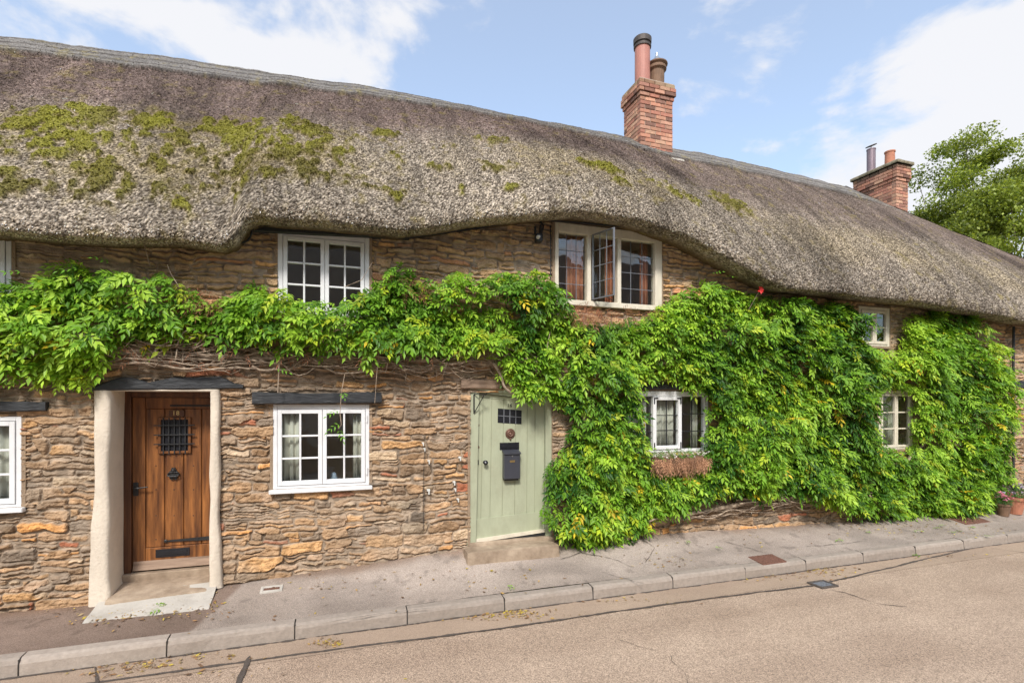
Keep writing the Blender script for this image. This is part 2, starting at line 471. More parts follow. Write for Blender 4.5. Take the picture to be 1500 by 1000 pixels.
# ------------------------------------------------------------------ rubble stone field
CO = [-.6]
_r = np.random.default_rng(3)
while CO[-1] < 5.5: CO.append(CO[-1] + _r.choice([.045, .055, .065, .08, .10, .125], p=[.06, .12, .2, .24, .22, .16]))
CO = np.array(CO)
EDG = []
for i in range(len(CO)):
    hh = CO[min(i + 1, len(CO) - 1)] - CO[i]; e = [-16.0 + _r.random() * .3]
    while e[-1] < 26: e.append(e[-1] + (_r.gamma(3.5, .05) + .10) * (1 + hh * 2))
    EDG.append(np.array(e))
BAND = np.array([[.44, .30, .185], [.36, .25, .16], [.29, .215, .15], [.50, .315, .16], [.58, .31, .12], [.45, .18, .105], [.52, .41, .29], [.24, .195, .155], [.38, .28, .20]], np.float32)
BW = np.cumsum([.26, .20, .13, .10, .055, .035, .07, .09, .08]); BW /= BW[-1]
def stones(X, Z, sc, sh):
    """one layout of coursed rubble: surface height, face mask, random colour index, ids"""
    xw = X + .030 * fbm(X, Z, .22, 3, 1) + .010 * vn(X, Z, .045, 9) + .004 * vn(X, Z, .018, 10)
    zw = Z + .060 * fbm(X, Z * .5, 1.5, 2, 2) + .022 * vn(X, Z * 1.6, .34, 4) + .016 * vn(X, Z, .12, 6) + .009 * vn(X, Z, .045, 8) + .003 * vn(X, Z, .016, 12)
    xw = xw * sc[0] + sh; zw = zw * sc[1]
    k = np.clip(np.searchsorted(CO, zw.ravel()).reshape(zw.shape) - 1, 0, len(CO) - 2)
    z0 = CO[k]; z1 = CO[k + 1]
    x0 = np.empty_like(xw); x1 = np.empty_like(xw); sid = np.zeros(k.shape, int)
    for kk in np.unique(k):
        m = k == kk; e = EDG[kk]
        j = np.clip(np.searchsorted(e, xw[m]) - 1, 0, len(e) - 2)
        x0[m] = e[j]; x1[m] = e[j + 1]; sid[m] = j + 1
    h = z1 - z0
    # some stones are laid as two or three thin slabs
    r = h2(k, sid + int(sh * 100), 1); n = np.where(h > .095, np.where(r < .45, 2, np.where(r < .62, 3, 1)), np.where((h > .06) & (r < .28), 2, 1))
    fr = .35 + .3 * h2(k, sid + int(sh * 100), 2)
    tt = (zw - z0) / h
    tilt = (h2(k, sid + int(sh * 100), 7) - .5) * .35 * (xw - (x0 + x1) / 2) / (x1 - x0)
    c1 = np.where(n == 2, fr, np.where(n == 3, .34, 2)) + tilt; c2 = np.where(n == 3, .68 + tilt, 2)
    sub = np.where(tt > c2, 2, np.where(tt > c1, 1, 0))
    lo = np.where(sub == 0, 0, np.where(sub == 1, c1, c2)); hi = np.where(sub == 0, np.minimum(c1, 1), np.where(sub == 1, np.minimum(c2, 1), 1))
    za = z0 + lo * h; zb = z0 + hi * h
    L = x1 - x0
    s2 = (h2(k, sid + int(sh * 100), 11 + sub) < .45) & (L > .24) & (sub >= 0) & (n > 1)
    xm = x0 + L * (.3 + .4 * h2(k, sid + int(sh * 100), 21 + sub))
    rt = s2 & (xw > xm)
    x0b = np.where(rt, xm, x0); x1b = np.where(s2 & ~rt, xm, x1)
    idn = sub + 3 * rt
    dx = np.minimum(xw - x0b, x1b - xw) / sc[0]; dz = np.minimum(zw - za, zb - zw) / sc[1]
    rc = np.minimum(.028, (zb - za) * .45)
    ax = np.maximum(rc - dx, 0); az = np.maximum(rc - dz, 0)
    d = rc - np.hypot(ax, az)
    jw = .003 + .009 * h2(k, sid + int(sh * 100), 31 + idn) ** 2 + .004 * vn(X, Z, .09, 13)
    face = sstep(jw - .002, jw + .014, d)
    out = .008 + .022 * h2(k, sid + int(sh * 100), 41 + idn)
    tl = (h2(k, sid + int(sh * 100), 51 + idn) - .35) * .26 * (zb - zw) * 1.0
    bed = vn(X * .35, Z, .018, 15) * .007 + vn(X * .2, Z, .034, 16) * .006     # split bedding
    rough = fbm(X, Z, .06, 4, 17, .7) * .020
    hgt = face * (out - tl * .35 + rough + bed) - (1 - face) * (.006 + .010 * fbm(X, Z, .25, 2, 19))
    rr = h2(k, sid + int(sh * 100), 61 + idn)
    ci = np.searchsorted(BW, rr.ravel()).reshape(rr.shape).clip(0, 8)
    return hgt, face, BAND[ci] * (.80 + .40 * h2(k, sid, 71 + idn))[..., None]
def stone_field(X, Z):
    """height towards the street (m) and colour; X, Z arrays"""
    pick = fbm(X + .02 * vn(X, Z, .05, 301), Z * 1.7, .42, 2, 303) > .24
    hA_, fA, cA = stones(X, Z, (1.0, 1.12), 0.0)
    hB_, fB, cB = stones(X, Z, (.72, .58), 3.7)
    hgt = np.where(pick, hB_, hA_); face = np.where(pick, fB, fA); col = np.where(pick[..., None], cB, cA)
    # dry thin slates gather low on the wall, warm squarer blocks near the openings and high up
    warm = np.clip(sstep(1.9, 3.2, Z) * .8 + .2 * fbm(X, Z, 1.2, 2, 33), 0, 1)[..., None]
    col = col * (1 - .45 * warm) + np.array([.68, .46, .25]) * .45 * warm  # warm stone tone, also paled in the colour to soften the shade under the eaves
    stain = sstep(.08, .5, fbm(X, Z, .09, 3, 23))[..., None]
    col = col * (1 - .38 * stain) + np.array([.48, .27, .11]) * .13 * stain
    grey = sstep(.0, .5, fbm(X, Z, .6, 3, 27))[..., None]
    g = col.mean(-1, keepdims=True)
    col = col * (1 - .4 * grey) + g * np.array([1.08, .97, .83]) * .4 * grey
    # old soot stains by the small bolt holes
    st = np.exp(-(((X - .95) / .36) ** 2 + ((Z - .82) / .45) ** 2)) * sstep(-.3, .4, fbm(X, Z, .16, 3, 29))
    col = col * (1 - .55 * st)[..., None]
    col = col * np.array([1.06, 1.0, .92])
    mort = np.array([.41, .32, .235]) * (.8 + .35 * vn(X, Z, .05, 25))[..., None]
    f3 = face[..., None]
    return hgt, np.clip(col * f3 + mort * (1 - f3), .01, 1)

def axis(segs):
    r = []
    for a, b, s in segs: r.append(np.arange(a, b, s))
    return np.concatenate(r + [[segs[-1][1]]])

cottage = thing("thatched_cottage", "long stone cottage under a mossy thatched roof with oak and sage green doors", "cottage")

X = axis([(-9, -3.4, .03), (-3.4, 3.0, .0085), (3.0, 7.0, .011), (7.0, 13.0, .014), (13.0, HIPEND - .3, .04)])
Z = axis([(-.25, 4.75, .0085)])
XX, ZZ = np.meshgrid(X, Z, indexing='ij')
hg, wc = stone_field(XX, ZZ)
bulge = .035 * fbm(XX, ZZ, 1.6, 2, 40)
YY = -hg - bulge
verts = np.stack([XX, YY, ZZ], -1).reshape(-1, 3)
F = grid_faces(len(X), len(Z))
fc = verts[F].mean(1)
keep = fc[:, 2] < ze_of(fc[:, 0]) + .22
for (a, b, c, d) in opens:
    keep &= ~((fc[:, 0] > a) & (fc[:, 0] < b) & (fc[:, 2] > c) & (fc[:, 2] < d))
wall = np_mesh("stone_wall", verts, F[keep], M['stone'], cottage, wc.reshape(-1, 3))
del XX, ZZ, YY, hg, wc, verts, F, fc

# returns and back of the shell (end walls, rear wall) in the same masonry
mb = MB()
for (x0, x1, y0, y1) in ((-9, -8.7, .03, 5.0), (HIPEND - .6, HIPEND - .3, .03, 5.0), (-9, HIPEND - .3, 4.7, 5.0)):
    mb.box(x0, x1, y0, y1, -.25, 3.6, col=(.28, .20, .13))
mb.build("rear_wall", M['stone'], cottage, colors=True)
# reveals through the thickness of the wall, dark rooms behind the glass
for (a, b, c, d) in opens:
    mb = MB()
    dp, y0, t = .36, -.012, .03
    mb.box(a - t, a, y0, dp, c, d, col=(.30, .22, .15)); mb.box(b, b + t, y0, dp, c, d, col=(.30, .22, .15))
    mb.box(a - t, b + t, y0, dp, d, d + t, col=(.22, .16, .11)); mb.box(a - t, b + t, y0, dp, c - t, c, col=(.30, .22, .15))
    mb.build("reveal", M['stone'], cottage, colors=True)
for key, (a, b, c, d) in W.items():
    mb = MB()
    x0, x1, z0, z1, y0, y1 = a - .30, b + .30, c - .25, d + .12, .37, 1.15
    if key == 'upL': x1 = b + .1
    vs = [(x0, y0, z0), (x1, y0, z0), (x1, y0, z1), (x0, y0, z1), (x0, y1, z0), (x1, y1, z0), (x1, y1, z1), (x0, y1, z1)]
    mb.add(vs, [(4, 5, 6, 7), (0, 4, 7, 3), (1, 5, 6, 2), (0, 1, 5, 4), (3, 2, 6, 7)])
    mb.build("room_lining", M['room'], cottage)

# ------------------------------------------------------------------ thatched roof
RX = axis([(-9.3, -3.6, .035), (-3.6, 4.5, .0125), (4.5, 9, .016), (9, HIPEND + .35, .022)])
nS = 400
ze = ze_of(RX) + .012 * vn(RX, RX * 0, .5, 3)
ry, rzz = ridge_of(RX)
def sec(y, z): return np.stack([y, z], -1)
one = np.ones_like(RX)
pts = [sec(one * .16, ze + .03), sec(-.10 * one, ze + .0), sec(-.40 * one, ze - .02), sec(-.48 * one, ze - .02), sec(-.50 * one, ze + .12)]
for t in (.08, .2, .35, .5, .65, .8, .93):
    yy = -.47 + (ry + .47) * t; zz = (ze + .26) + (rzz - ze - .26) * t
    b = .13 * math.sin(math.pi * t) * np.clip((ry + .47) / 2.9, 0, 1)
    pts.append(sec(yy - b * .7, zz + b * .75))
pts.append(sec(ry, rzz)); 
pts = np.stack(pts, 1)
for _ in range(3):
    a = pts[:, :-1] * .75 + pts[:, 1:] * .25; b = pts[:, :-1] * .25 + pts[:, 1:] * .75
    mid = np.stack([a, b], 2).reshape(len(RX), -1, 2)
    pts = np.concatenate([pts[:, :1], mid, pts[:, -1:]], 1)
seg = np.linalg.norm(np.diff(pts, axis=1), axis=2).mean(0)
s = np.concatenate([[0], np.cumsum(seg)]); LEN = s[-1]; s /= LEN
u = np.linspace(0, 1, nS)
iy = np.stack([np.interp(u, s, pts[i, :, 0]) for i in range(len(RX))])
iz = np.stack([np.interp(u, s, pts[i, :, 1]) for i in range(len(RX))])
# smooth along the length
kern = np.array([1, 3, 6, 7, 6, 3, 1.]); kern /= kern.sum()
def smx(a):
    p = np.pad(a, ((3, 3), (0, 0)), mode='edge'); return sum(k * p[i:i + len(a)] for i, k in enumerate(kern))
for _ in range(2): iy = smx(iy); iz = smx(iz)
XG = np.repeat(RX[:, None], nS, 1); SG = np.repeat((u * LEN)[None], len(RX), 0)
base = np.stack([XG, iy, iz], -1)
gx = np.gradient(base, axis=0); gs = np.gradient(base, axis=1)
N = np.cross(gx, gs); N /= np.linalg.norm(N, axis=2, keepdims=True) + 1e-9
if N[len(RX) // 2, nS // 2, 2] < 0: N = -N
under = sstep(.30, .50, SG)            # 0 below the eave, 1 on the slope
lump = .035 * fbm(XG, SG * .6, 1.1, 3, 50) + .012 * fbm(XG, SG * .3, .24, 2, 51)
grain = (.004 * fbm(XG, SG * .6, .04, 2, 52, .7) + .012 * (rng.random(SG.shape) - .5) + .004 * vn(XG, SG, .017, 56)) * (.35 + .65 * under)
ridge_w = .62
tocap = LEN - SG
cap = sstep(ridge_w + .012 + .03 * vn(XG, SG * 0, .3, 57), ridge_w - .02 + .03 * vn(XG, SG * 0, .3, 57), tocap) * sstep(HX + 1.2, HX - .5, XG)
disp = lump * (.5 + .5 * under) + grain * (1 - .55 * cap) + .05 * cap
lig = np.zeros_like(SG)
for off in (.10, .33, .55):
    lig += np.exp(-((tocap - off - .02 * vn(XG, SG * 0, .6, 58 + int(off * 10))) / .012) ** 2)
disp += cap * lig * .012
vert = base + N * disp[..., None]
# reed colour: pale weathered grey low down, browner mauve above, moss in drifts
light = np.array([.335, .285, .225]); mid_ = np.array([.22, .165, .115]); mauve = np.array([.185, .137, .118]); dark = np.array([.07, .052, .036])
hi_ = sstep(1.7, 3.0, SG + .45 * fbm(XG, SG, 1.1, 3, 60))[..., None]
c = light * (1 - hi_) + mauve * hi_
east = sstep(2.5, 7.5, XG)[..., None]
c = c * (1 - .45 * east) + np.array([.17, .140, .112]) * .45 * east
streak = fbm(XG, SG * .12, .10, 3, 61)[..., None]
c = c * (1 + .40 * streak + .34 * fbm(XG, SG * .15, .38, 2, 66)[..., None])
tan = (sstep(1.0, 1.5, SG) * sstep(2.5, 1.9, SG) * sstep(-.5, .3, fbm(XG, SG * .4, .8, 3, 67)))[..., None]
c = c * (1 - .45 * tan) + np.array([.34, .27, .16]) * .45 * tan
patch = sstep(.1, .6, fbm(XG * .8, SG * .5, .7, 3, 62))[..., None]
c = c * (1 - .30 * patch)
c = c * np.clip(rng.lognormal(-.02, .65, SG.shape), .25, 2.2)[..., None] ** (1 - .45 * hi_)
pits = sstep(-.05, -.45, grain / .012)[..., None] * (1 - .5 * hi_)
c = c * (1 - .85 * pits) + dark * .85 * pits  # low points of the grain darkened: shade between reed ends put into the colour
c = c * (1 - cap[..., None]) + (np.array([.215, .20, .185]) * (1 + .35 * fbm(XG * .25, SG, .05, 3, 64)[..., None])) * cap[..., None]
lg = np.clip(lig * cap, 0, 1)[..., None]
c = c * (1 - .8 * lg) + np.array([.06, .05, .045]) * .8 * lg
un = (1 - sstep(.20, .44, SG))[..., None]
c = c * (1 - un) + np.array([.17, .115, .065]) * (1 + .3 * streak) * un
# moss drifts given by centre (X, distance up the slope), radii and strength
def roofpt(px, py):
    x = (px - 750) / 750; k = (590 - py) / 750 / (CS - x * SN)
    best = None
    for yc in np.linspace(5.4, 8.5, 120):
        X0 = yc * (SN + x * CS) / (CS - x * SN)
        i = int(np.clip(np.searchsorted(RX, X0), 0, len(RX) - 1)); j = int(np.clip(np.searchsorted(iy[i, 90:], yc - 6), 0, nS - 91)) + 90
        e = abs(iz[i, j] - 2 - k * yc)
        if best is None or e < best[0]: best = (e, X0, SG[i, j])
    return best[1], best[2]
moss = np.zeros_like(SG)
for (px, py, rpx, w) in [(30, 180, 45, .9), (80, 172, 55, 1.1), (140, 165, 50, 1.2), (20, 250, 40, .8), (15, 275, 30, .8), (100, 195, 45, .7), (230, 175, 55, 1.0), (250, 200, 45, .7), (330, 188, 45, .9), (360, 190, 30, .8), (300, 230, 50, .4),
                         (130, 245, 35, .9), (150, 260, 30, .8), (225, 250, 25, .7), (280, 252, 20, .9), (180, 300, 50, .3), (255, 310, 40, .5), (450, 190, 30, 1.2), (470, 215, 28, 1.0), (430, 180, 30, .9), (565, 195, 18, 1.1), (515, 200, 20, .4),
                         (585, 273, 12, 1.0), (640, 245, 22, .6), (650, 215, 20, .4), (670, 300, 20, .6), (735, 245, 25, .9), (720, 205, 28, .6), (745, 305, 14, .7), (880, 243, 22, 1.1), (905, 262, 14, .6), (990, 280, 25, .5), (1065, 297, 22, .8), (1075, 310, 12, .6), (20, 320, 40, .5), (60, 230, 40, .6)]:
    x0, s0 = roofpt(px, py)
    x1, s1 = roofpt(px + rpx, py)
    r = abs(x1 - x0) * .8
    moss = np.maximum(moss, w * np.exp(-(((XG - x0) / (r * 1.15)) ** 2 + ((SG - s0) / (r * .9)) ** 2)))
mn = .55 * fbm(XG, SG * .8, .20, 2, 70, .75) + .75 * fbm(XG, SG * .8, .065, 2, 76)
moss = np.maximum(moss, .40 * sstep(1.6, -.6, XG) * sstep(.8, 1.2, SG) * sstep(2.5, 2.1, SG))
mm = sstep(.30, .47, moss * .68 + mn * .95 * (.25 + np.minimum(moss * 1.2, .75)) + .04)
halo = sstep(.05, .55, moss * .8 + mn * .5)
c = c * (1 - .5 * halo[..., None]) + np.array([.36, .29, .09]) * .5 * halo[..., None]
mcol = np.array([.13, .12, .02]) + np.array([.12, .13, .0]) * sstep(-.5, .6, fbm(XG, SG, .5, 2, 72))[..., None]
c = c * (1 - .75 * mm[..., None]) + mcol * .75 * mm[..., None]
vert = vert + N * (mm * (.028 + .010 * vn(XG, SG, .03, 73)))[..., None]
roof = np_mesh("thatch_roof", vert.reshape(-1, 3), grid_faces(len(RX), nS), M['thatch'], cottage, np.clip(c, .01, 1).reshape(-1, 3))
# rear slope, mirrored about the ridge, and hip plane
st = 8
fy = np.concatenate([vert[::st, 60::20], vert[::st, -1:]], 1); rear = fy.copy(); rear[..., 1] = 5.0 - rear[..., 1]
last = np.stack([vert[::st, -1], rear[:, -1]], 1)
np_mesh("rear_thatch", rear.reshape(-1, 3), grid_faces(rear.shape[0], rear.shape[1]), M['thatch'], cottage, np.tile([[.22, .17, .13]], (rear.shape[0] * rear.shape[1], 1)))
hs = RX[::st] > HX - .3
hp = np.stack([vert[::st, -1][hs] * (1 - t) + rear[:, -1][hs] * t + np.array([0, 0, .02]) for t in np.linspace(0, 1, 14)], 1)
np_mesh("hip_thatch", hp.reshape(-1, 3), grid_faces(hp.shape[0], hp.shape[1]), M['thatch'], cottage, np.tile([[.22, .17, .13]], (hp.shape[0] * hp.shape[1], 1)))

# loose reed ends standing out of the coat: short blades, one mesh
def blades(name, cnt, wfun, lenr, widr, colfun, lift, mat, jitter=.35, smin=.42, smax=None):
    smax = smax or LEN - .1
    # sample the grid by apparent size (denser near the camera)
    X0 = rng.random(cnt * 3) * (15.2) - 4.7
    S0 = smin + rng.random(cnt * 3) * (smax - smin)
    i = np.clip(np.searchsorted(RX, X0), 1, len(RX) - 2); j = np.clip((S0 / LEN * (nS - 1)).astype(int), 1, nS - 2)
    w = wfun(i, j, X0, S0)
    k = rng.random(len(w)) < w
    i, j = i[k][:cnt], j[k][:cnt]
    n_ = len(i)
    p = vert[i, j] + (vert[i + 1, j] - vert[i, j]) * rng.random((n_, 1)) + (vert[i, j + 1] - vert[i, j]) * rng.random((n_, 1))
    dn = -(gs[i, j] / np.linalg.norm(gs[i, j], axis=1, keepdims=True)); nn = N[i, j]; sx = np.cross(dn, nn)
    d = dn + nn * (lift + rng.normal(0, .12, (n_, 1))) + sx * rng.normal(0, jitter, (n_, 1)); d /= np.linalg.norm(d, axis=1, keepdims=True)
    L_ = rng.uniform(*lenr, (n_, 1)); W_ = rng.uniform(*widr, (n_, 1))
    wd = sx * rng.normal(1, .3, (n_, 1)) + nn * rng.normal(0, .5, (n_, 1)); wd /= np.linalg.norm(wd, axis=1, keepdims=True)
    a = p - nn * .006
    V = np.stack([a - wd * W_, a + wd * W_, a + d * L_ + wd * W_ * .8, a + d * L_ - wd * W_ * .8], 1)
    C = colfun(i, j, n_)
    return np_mesh(name, V.reshape(-1, 3), np.arange(n_ * 4).reshape(-1, 4), mat, cottage if mat is not None else None, np.repeat(C, 4, 0))
def reed_col(i, j, n_):
    b = c[i, j]
    v = rng.lognormal(-.05, .80, (n_, 1))
    tint = np.array([1.0, .97, .93]) * v
    return np.clip(b * tint * 1.12, .015, .75)
dist_w = lambda X0: np.clip(1.25 - np.maximum(X0 - 1, 0) * .085, .2, 1)
reed = blades("reed_ends", 260000, lambda i, j, X0, S0: dist_w(X0) * (1 - .85 * cap[i, j]) * (.5 + .5 * sstep(2.6, 1.0, S0)), (.007, .018), (.0028, .0055), reed_col, .9, M['straw'])
reed["kind"] = "stuff"
def moss_col(i, j, n_):
    y = rng.random((n_, 1))
    hi2 = sstep(1.2, 2.1, SG[i, j])[:, None]
    b = np.array([.10, .085, .012]) * (1 - y) + (np.array([.60, .60, .045]) * hi2 + np.array([.33, .26, .035]) * (1 - hi2)) * y
    br = fbm(XG[i, j], SG[i, j], .4, 2, 75)[:, None] * .5 + .5
    return b * (1 - .45 * (1 - br)) * rng.uniform(.75, 1.2, (n_, 1))
mo = blades("moss", 70000, lambda i, j, X0, S0: mm[i, j] ** 1.5, (.008, .022), (.004, .009), moss_col, .9, M['moss'], .9)
mo["kind"] = "stuff"
# frayed tufts hanging off the lip of the eaves
up_ = blades("weathered_reed", 70000, lambda i, j, X0, S0: dist_w(X0) * (1 - .6 * cap[i, j]), (.03, .085), (.0014, .0026), lambda i, j, n_: np.clip(c[i, j] * rng.lognormal(.1, .5, (n_, 1)), .02, .6), .12, M['straw'], .9, 2.0)
up_["kind"] = "stuff"
fr_ = blades("eave_fringe", 5000, lambda i, j, X0, S0: dist_w(X0), (.015, .05), (.0015, .003), lambda i, j, n_: c[i, j] * rng.uniform(.35, 1.1, (n_, 1)), -.15, M['straw'], .6, .12, .34)
fr_["kind"] = "stuff"

# ------------------------------------------------------------------ windows
def curtain(parent, x0, x1, z0, z1, y, mat, n=9):
    nx = 40; xs = np.linspace(x0, x1, nx); zs = np.array([z0, (z0 + z1) / 2, z1])
    A, B = np.meshgrid(xs, zs, indexing='ij')
    ph = (A - x0) / (x1 - x0) * n * math.pi
    Yc = y + .018 * np.sin(ph) + .006 * np.sin(ph * 2.3 + 1)
    o = np_mesh("curtain", np.stack([A, Yc, B], -1).reshape(-1, 3), grid_faces(nx, 3), mat, parent, smooth=True)
    md = o.modifiers.new("thick", 'SOLIDIFY'); md.thickness = .004
    return o

def casement_window(key, leaves=2, cols=2, rows=3, yf=-.012, mat='white', fw=.042, sw=.042, bar=.020, sill=True, head=0, label=None, left_closed=True):
    a, b, c, d = W[key]
    g = .004
    mb = MB()
    y0, y1 = yf, yf + .07
    sh = .045 if sill else 0
    fb = .03
    mb.box(a, a + fw, y0, y1, c, d, .004); mb.box(b - fw, b, y0, y1, c, d, .004)
    mb.box(a + fw, b - fw, y0 + .001, y1, d - fw - head, d, .004); mb.box(a + fw, b - fw, y0 + .001, y1, c, c + fb, .004)
    win = mb.build("window", M[mat], cottage)
    if label: win["label"] = label
    if sill:
        MB().box(a - .035, b + .03, y0 - .055, y0 + .03, c - sh, c - .002, .006).build("sill", M[mat], win)
    L0, L1 = a + fw + g, b - fw - g
    wl_ = (L1 - L0 - g * (leaves - 1)) / leaves
    z0, z1 = c + fb + g, d - fw - head - g
    for k in range(leaves):
        x0 = L0 + k * (wl_ + g); x1 = x0 + wl_
        s_ = MB(); ys = y0 - .010; ye = ys + .045
        s_.box(x0, x0 + sw, ys, ye, z0, z1, .003); s_.box(x1 - sw, x1, ys, ye, z0, z1, .003)
        s_.box(x0 + sw, x1 - sw, ys + .001, ye, z1 - sw, z1, .003); s_.box(x0 + sw, x1 - sw, ys + .001, ye, z0, z0 + sw * 1.15, .003)
        gx0, gx1, gz0, gz1 = x0 + sw, x1 - sw, z0 + sw * 1.15, z1 - sw
        for i in range(1, cols):
            xc = gx0 + (gx1 - gx0) * i / cols; s_.box(xc - bar / 2, xc + bar / 2, ys + .006, ye - .008, gz0, gz1, .003)
        for j in range(1, rows):
            zc = gz0 + (gz1 - gz0) * j / rows
            for i in range(cols):
                xa = gx0 + (gx1 - gx0) * i / cols + (bar / 2 if i else 0); xb = gx0 + (gx1 - gx0) * (i + 1) / cols - (bar / 2 if i < cols - 1 else 0)
                s_.box(xa, xb, ys + .008, ye - .008, zc - bar / 2, zc + bar / 2, .003)
        s_.build("casement", M[mat], win)
        MB().box(gx0 - .005, gx1 + .005, ys + .024, ys + .028, gz0 - .005, gz1 + .005).build("pane", M['glass'], win)
    return win

w1 = casement_window('low', head=.012)
a, b, c, d = W['low']
for hz0 in (c + .12, d - .2): MB().box(b - .035, b - .022, -.03, -.012, hz0, hz0 + .08).build('hinge', M['white'], w1)
curtain(w1, a + .06, a + .26, c + .02, d - .02, .085, M['curtain'], 6)
curtain(w1, b - .17, b - .05, c + .02, d - .02, .085, M['curtain'], 5)
w2 = casement_window('up', sill=False, head=.03, fw=.05)
w3 = casement_window('lowL')
curtain(w3, -3.30, -2.92, 1.06, 1.86, .085, M['curtain'], 8)
w4 = casement_window('upL', sill=False)
w7 = casement_window('lowR', leaves=2, cols=1, rows=3, mat='cream', sill=False, fw=.05, sw=.035)
a, b, c, d = W['lowR']
curtain(w7, b - .35, b - .05, c + .02, d - .02, .22, M['curtain'], 6)
w8 = casement_window('upR', leaves=2, cols=1, rows=2, mat='cream', sill=False, fw=.05)
w9 = casement_window('endU', leaves=2, cols=2, rows=2)
w10 = casement_window('endD', leaves=2, cols=2, rows=3)

# leaded three-light window under the eyebrow
a, b, c, d = W['lead']
mb = MB(); jw = .075; y0 = -.03; y1 = .07
mb.box(a, a + .05, y0, y1, c, d, .006); mb.box(b - .105, b, y0, y1, c, d, .006)
mb.box(a + .05, b - .105, y0 + .001, y1, d - .12, d, .006); mb.box(a + .05, b - .105, y0 - .02, y1, c - .03, c + .04, .006)
m1 = P(862, 400).x; m2 = P(906, 400).x
for m_ in (m1, m2): mb.box(m_ - .028, m_ + .028, y0 + .002, y1 - .002, c + .04, d - .12, .006)
w5 = mb.build("window", M['cream'], cottage)
w5["label"] = "cream timber three-light window with leaded panes under the eyebrow of the thatch"
def leaded(parent, x0, x1, z0, z1, y, nx, nz_, T=lambda p: p, frame=False, bw=.007):
    mb = MB(T)
    for i in range(1, nx):
        x = x0 + (x1 - x0) * i / nx; mb.box(x - bw / 2, x + bw / 2, y - .004, y + .004, z0, z1)
    for j in range(1, nz_):
        z = z0 + (z1 - z0) * j / nz_; mb.box(x0, x1, y - .005, y + .005, z - bw / 2, z + bw / 2)
    if frame:
        f = .013
        mb.box(x0 - f, x0, y - .012, y + .012, z0 - f, z1 + f); mb.box(x1, x1 + f, y - .012, y + .012, z0 - f, z1 + f)
        mb.box(x0, x1, y - .012, y + .012, z1, z1 + f); mb.box(x0, x1, y - .012, y + .012, z0 - f, z0)
    o = mb.build("leaded_lattice", M['lead'], parent)
    MB(T).box(x0, x1, y - .001, y + .001, z0, z1).build("pane", M['glass'], parent)
    return o
leaded(w5, a + .05, m1 - .028, c + .04, d - .12, .03, 3, 4)
leaded(w5, m2 + .028, b - .105, c + .04, d - .12, .03, 3, 4)
# middle casement, hinged on its left side and standing open
hx = m1 + .036; ang = math.radians(-70)
def Topen(p):
    q = Vector((p.x - hx, p.y + .035, 0)); ca, sa = math.cos(ang), math.sin(ang)
    return Vector((hx + q.x * ca - q.y * sa, -.035 + q.x * sa + q.y * ca, p.z))
oc = leaded(w5, hx + .02, m2 - .05, c + .07, d - .13, -.035, 3, 4, Topen, True)
oc.name = "open_casement"
MB(Topen).tube([(hx + .15, -.035, c + .10), (hx + .16, .05, c + .09), (m1 + .1, .3, c + .08)], .005).build("stay", M['iron'], w5)
for (x0, x1) in ((m1 - .27, m1 - .03), (m2 - .14, m2 - .04), (b - .26, b - .15)):
    curtain(w5, x0, x1, c + .02, d - .06, .10, M['curtain_rust'], 5)

# barred window with a hinged centre light above the flower box
a, b, c, d = W['bar']
mb = MB(); y0 = -.02; y1 = .06
mb.box(a, a + .05, y0, y1, c, d, .005); mb.box(b - .06, b, y0, y1, c, d, .005)
mb.box(a + .05, b - .06, y0 + .001, y1, d - .07, d, .005); mb.box(a + .05, b - .06, y0 + .001, y1, c, c + .04, .005)
n1, n2 = P(957.5, 600).x, P(994, 600).x
w6 = mb.build("window", M['white'], cottage)
w6["label"] = "white three-light window with dark glazing bars above a box of dried flowers"
mb = MB(); ys = y0 - .014
x0, x1, z0, z1 = n1 - .03, n2 + .03, c + .042, d - .072; sw = .055
mb.box(x0, x0 + sw, ys, ys + .06, z0, z1, .004); mb.box(x1 - sw, x1, ys, ys + .06, z0, z1, .004)
mb.box(x0 + sw, x1 - sw, ys + .001, ys + .06, z1 - .05, z1, .004); mb.box(x0 + sw, x1 - sw, ys + .001, ys + .06, z0, z0 + .05, .004)
mb.build("casement", M['white'], w6)
def bars(xa, xb, za, zb, y, nv, nh):
    mb = MB()
    for i in range(1, nv + 1): x = xa + (xb - xa) * i / (nv + 1); mb.box(x - .006, x + .006, y - .006, y + .006, za, zb)
    for j in range(1, nh + 1): z = za + (zb - za) * j / (nh + 1); mb.box(xa, xb, y - .008, y + .008, z - .006, z + .006)
    mb.build("glazing_bar", M['iron'], w6)
    MB().box(xa, xb, y + .010, y + .013, za, zb).build("pane", M['glass'], w6)
bars(x0 + sw, x1 - sw, z0 + .05, z1 - .05, ys + .03, 1, 2)
bars(a + .05, x0, c + .04, d - .07, .01, 1, 2)
bars(x1, b - .06, c + .04, d - .07, .01, 1, 2)
for sx in (x0 + .012, x1 - .028):
    for sz in (z0 + .01, z1 - .10):
        s_ = MB(); s_.box(sx, sx + .016, ys - .006, ys - .001, sz, sz + .085)
        top = sz > (z0 + z1) / 2
        if top: s_.box(sx if sx < n1 + .1 else sx - .05, sx + .066 if sx < n1 + .1 else sx + .016, ys - .0065, ys - .0005, sz + .070, sz + .0855)
        s_.build("hinge", M['iron'], w6)
curtain(w6, n1 + .10, n2 - .02, c + .02, d - .03, .095, M['curtain'], 6)
curtain(w6, b - .2, b - .1, c + .02, d - .03, .095, M['curtain'], 4)
curtain(w6, a + .15, n1 - .06, c + .02, d - .03, .095, M['curtain'], 4)

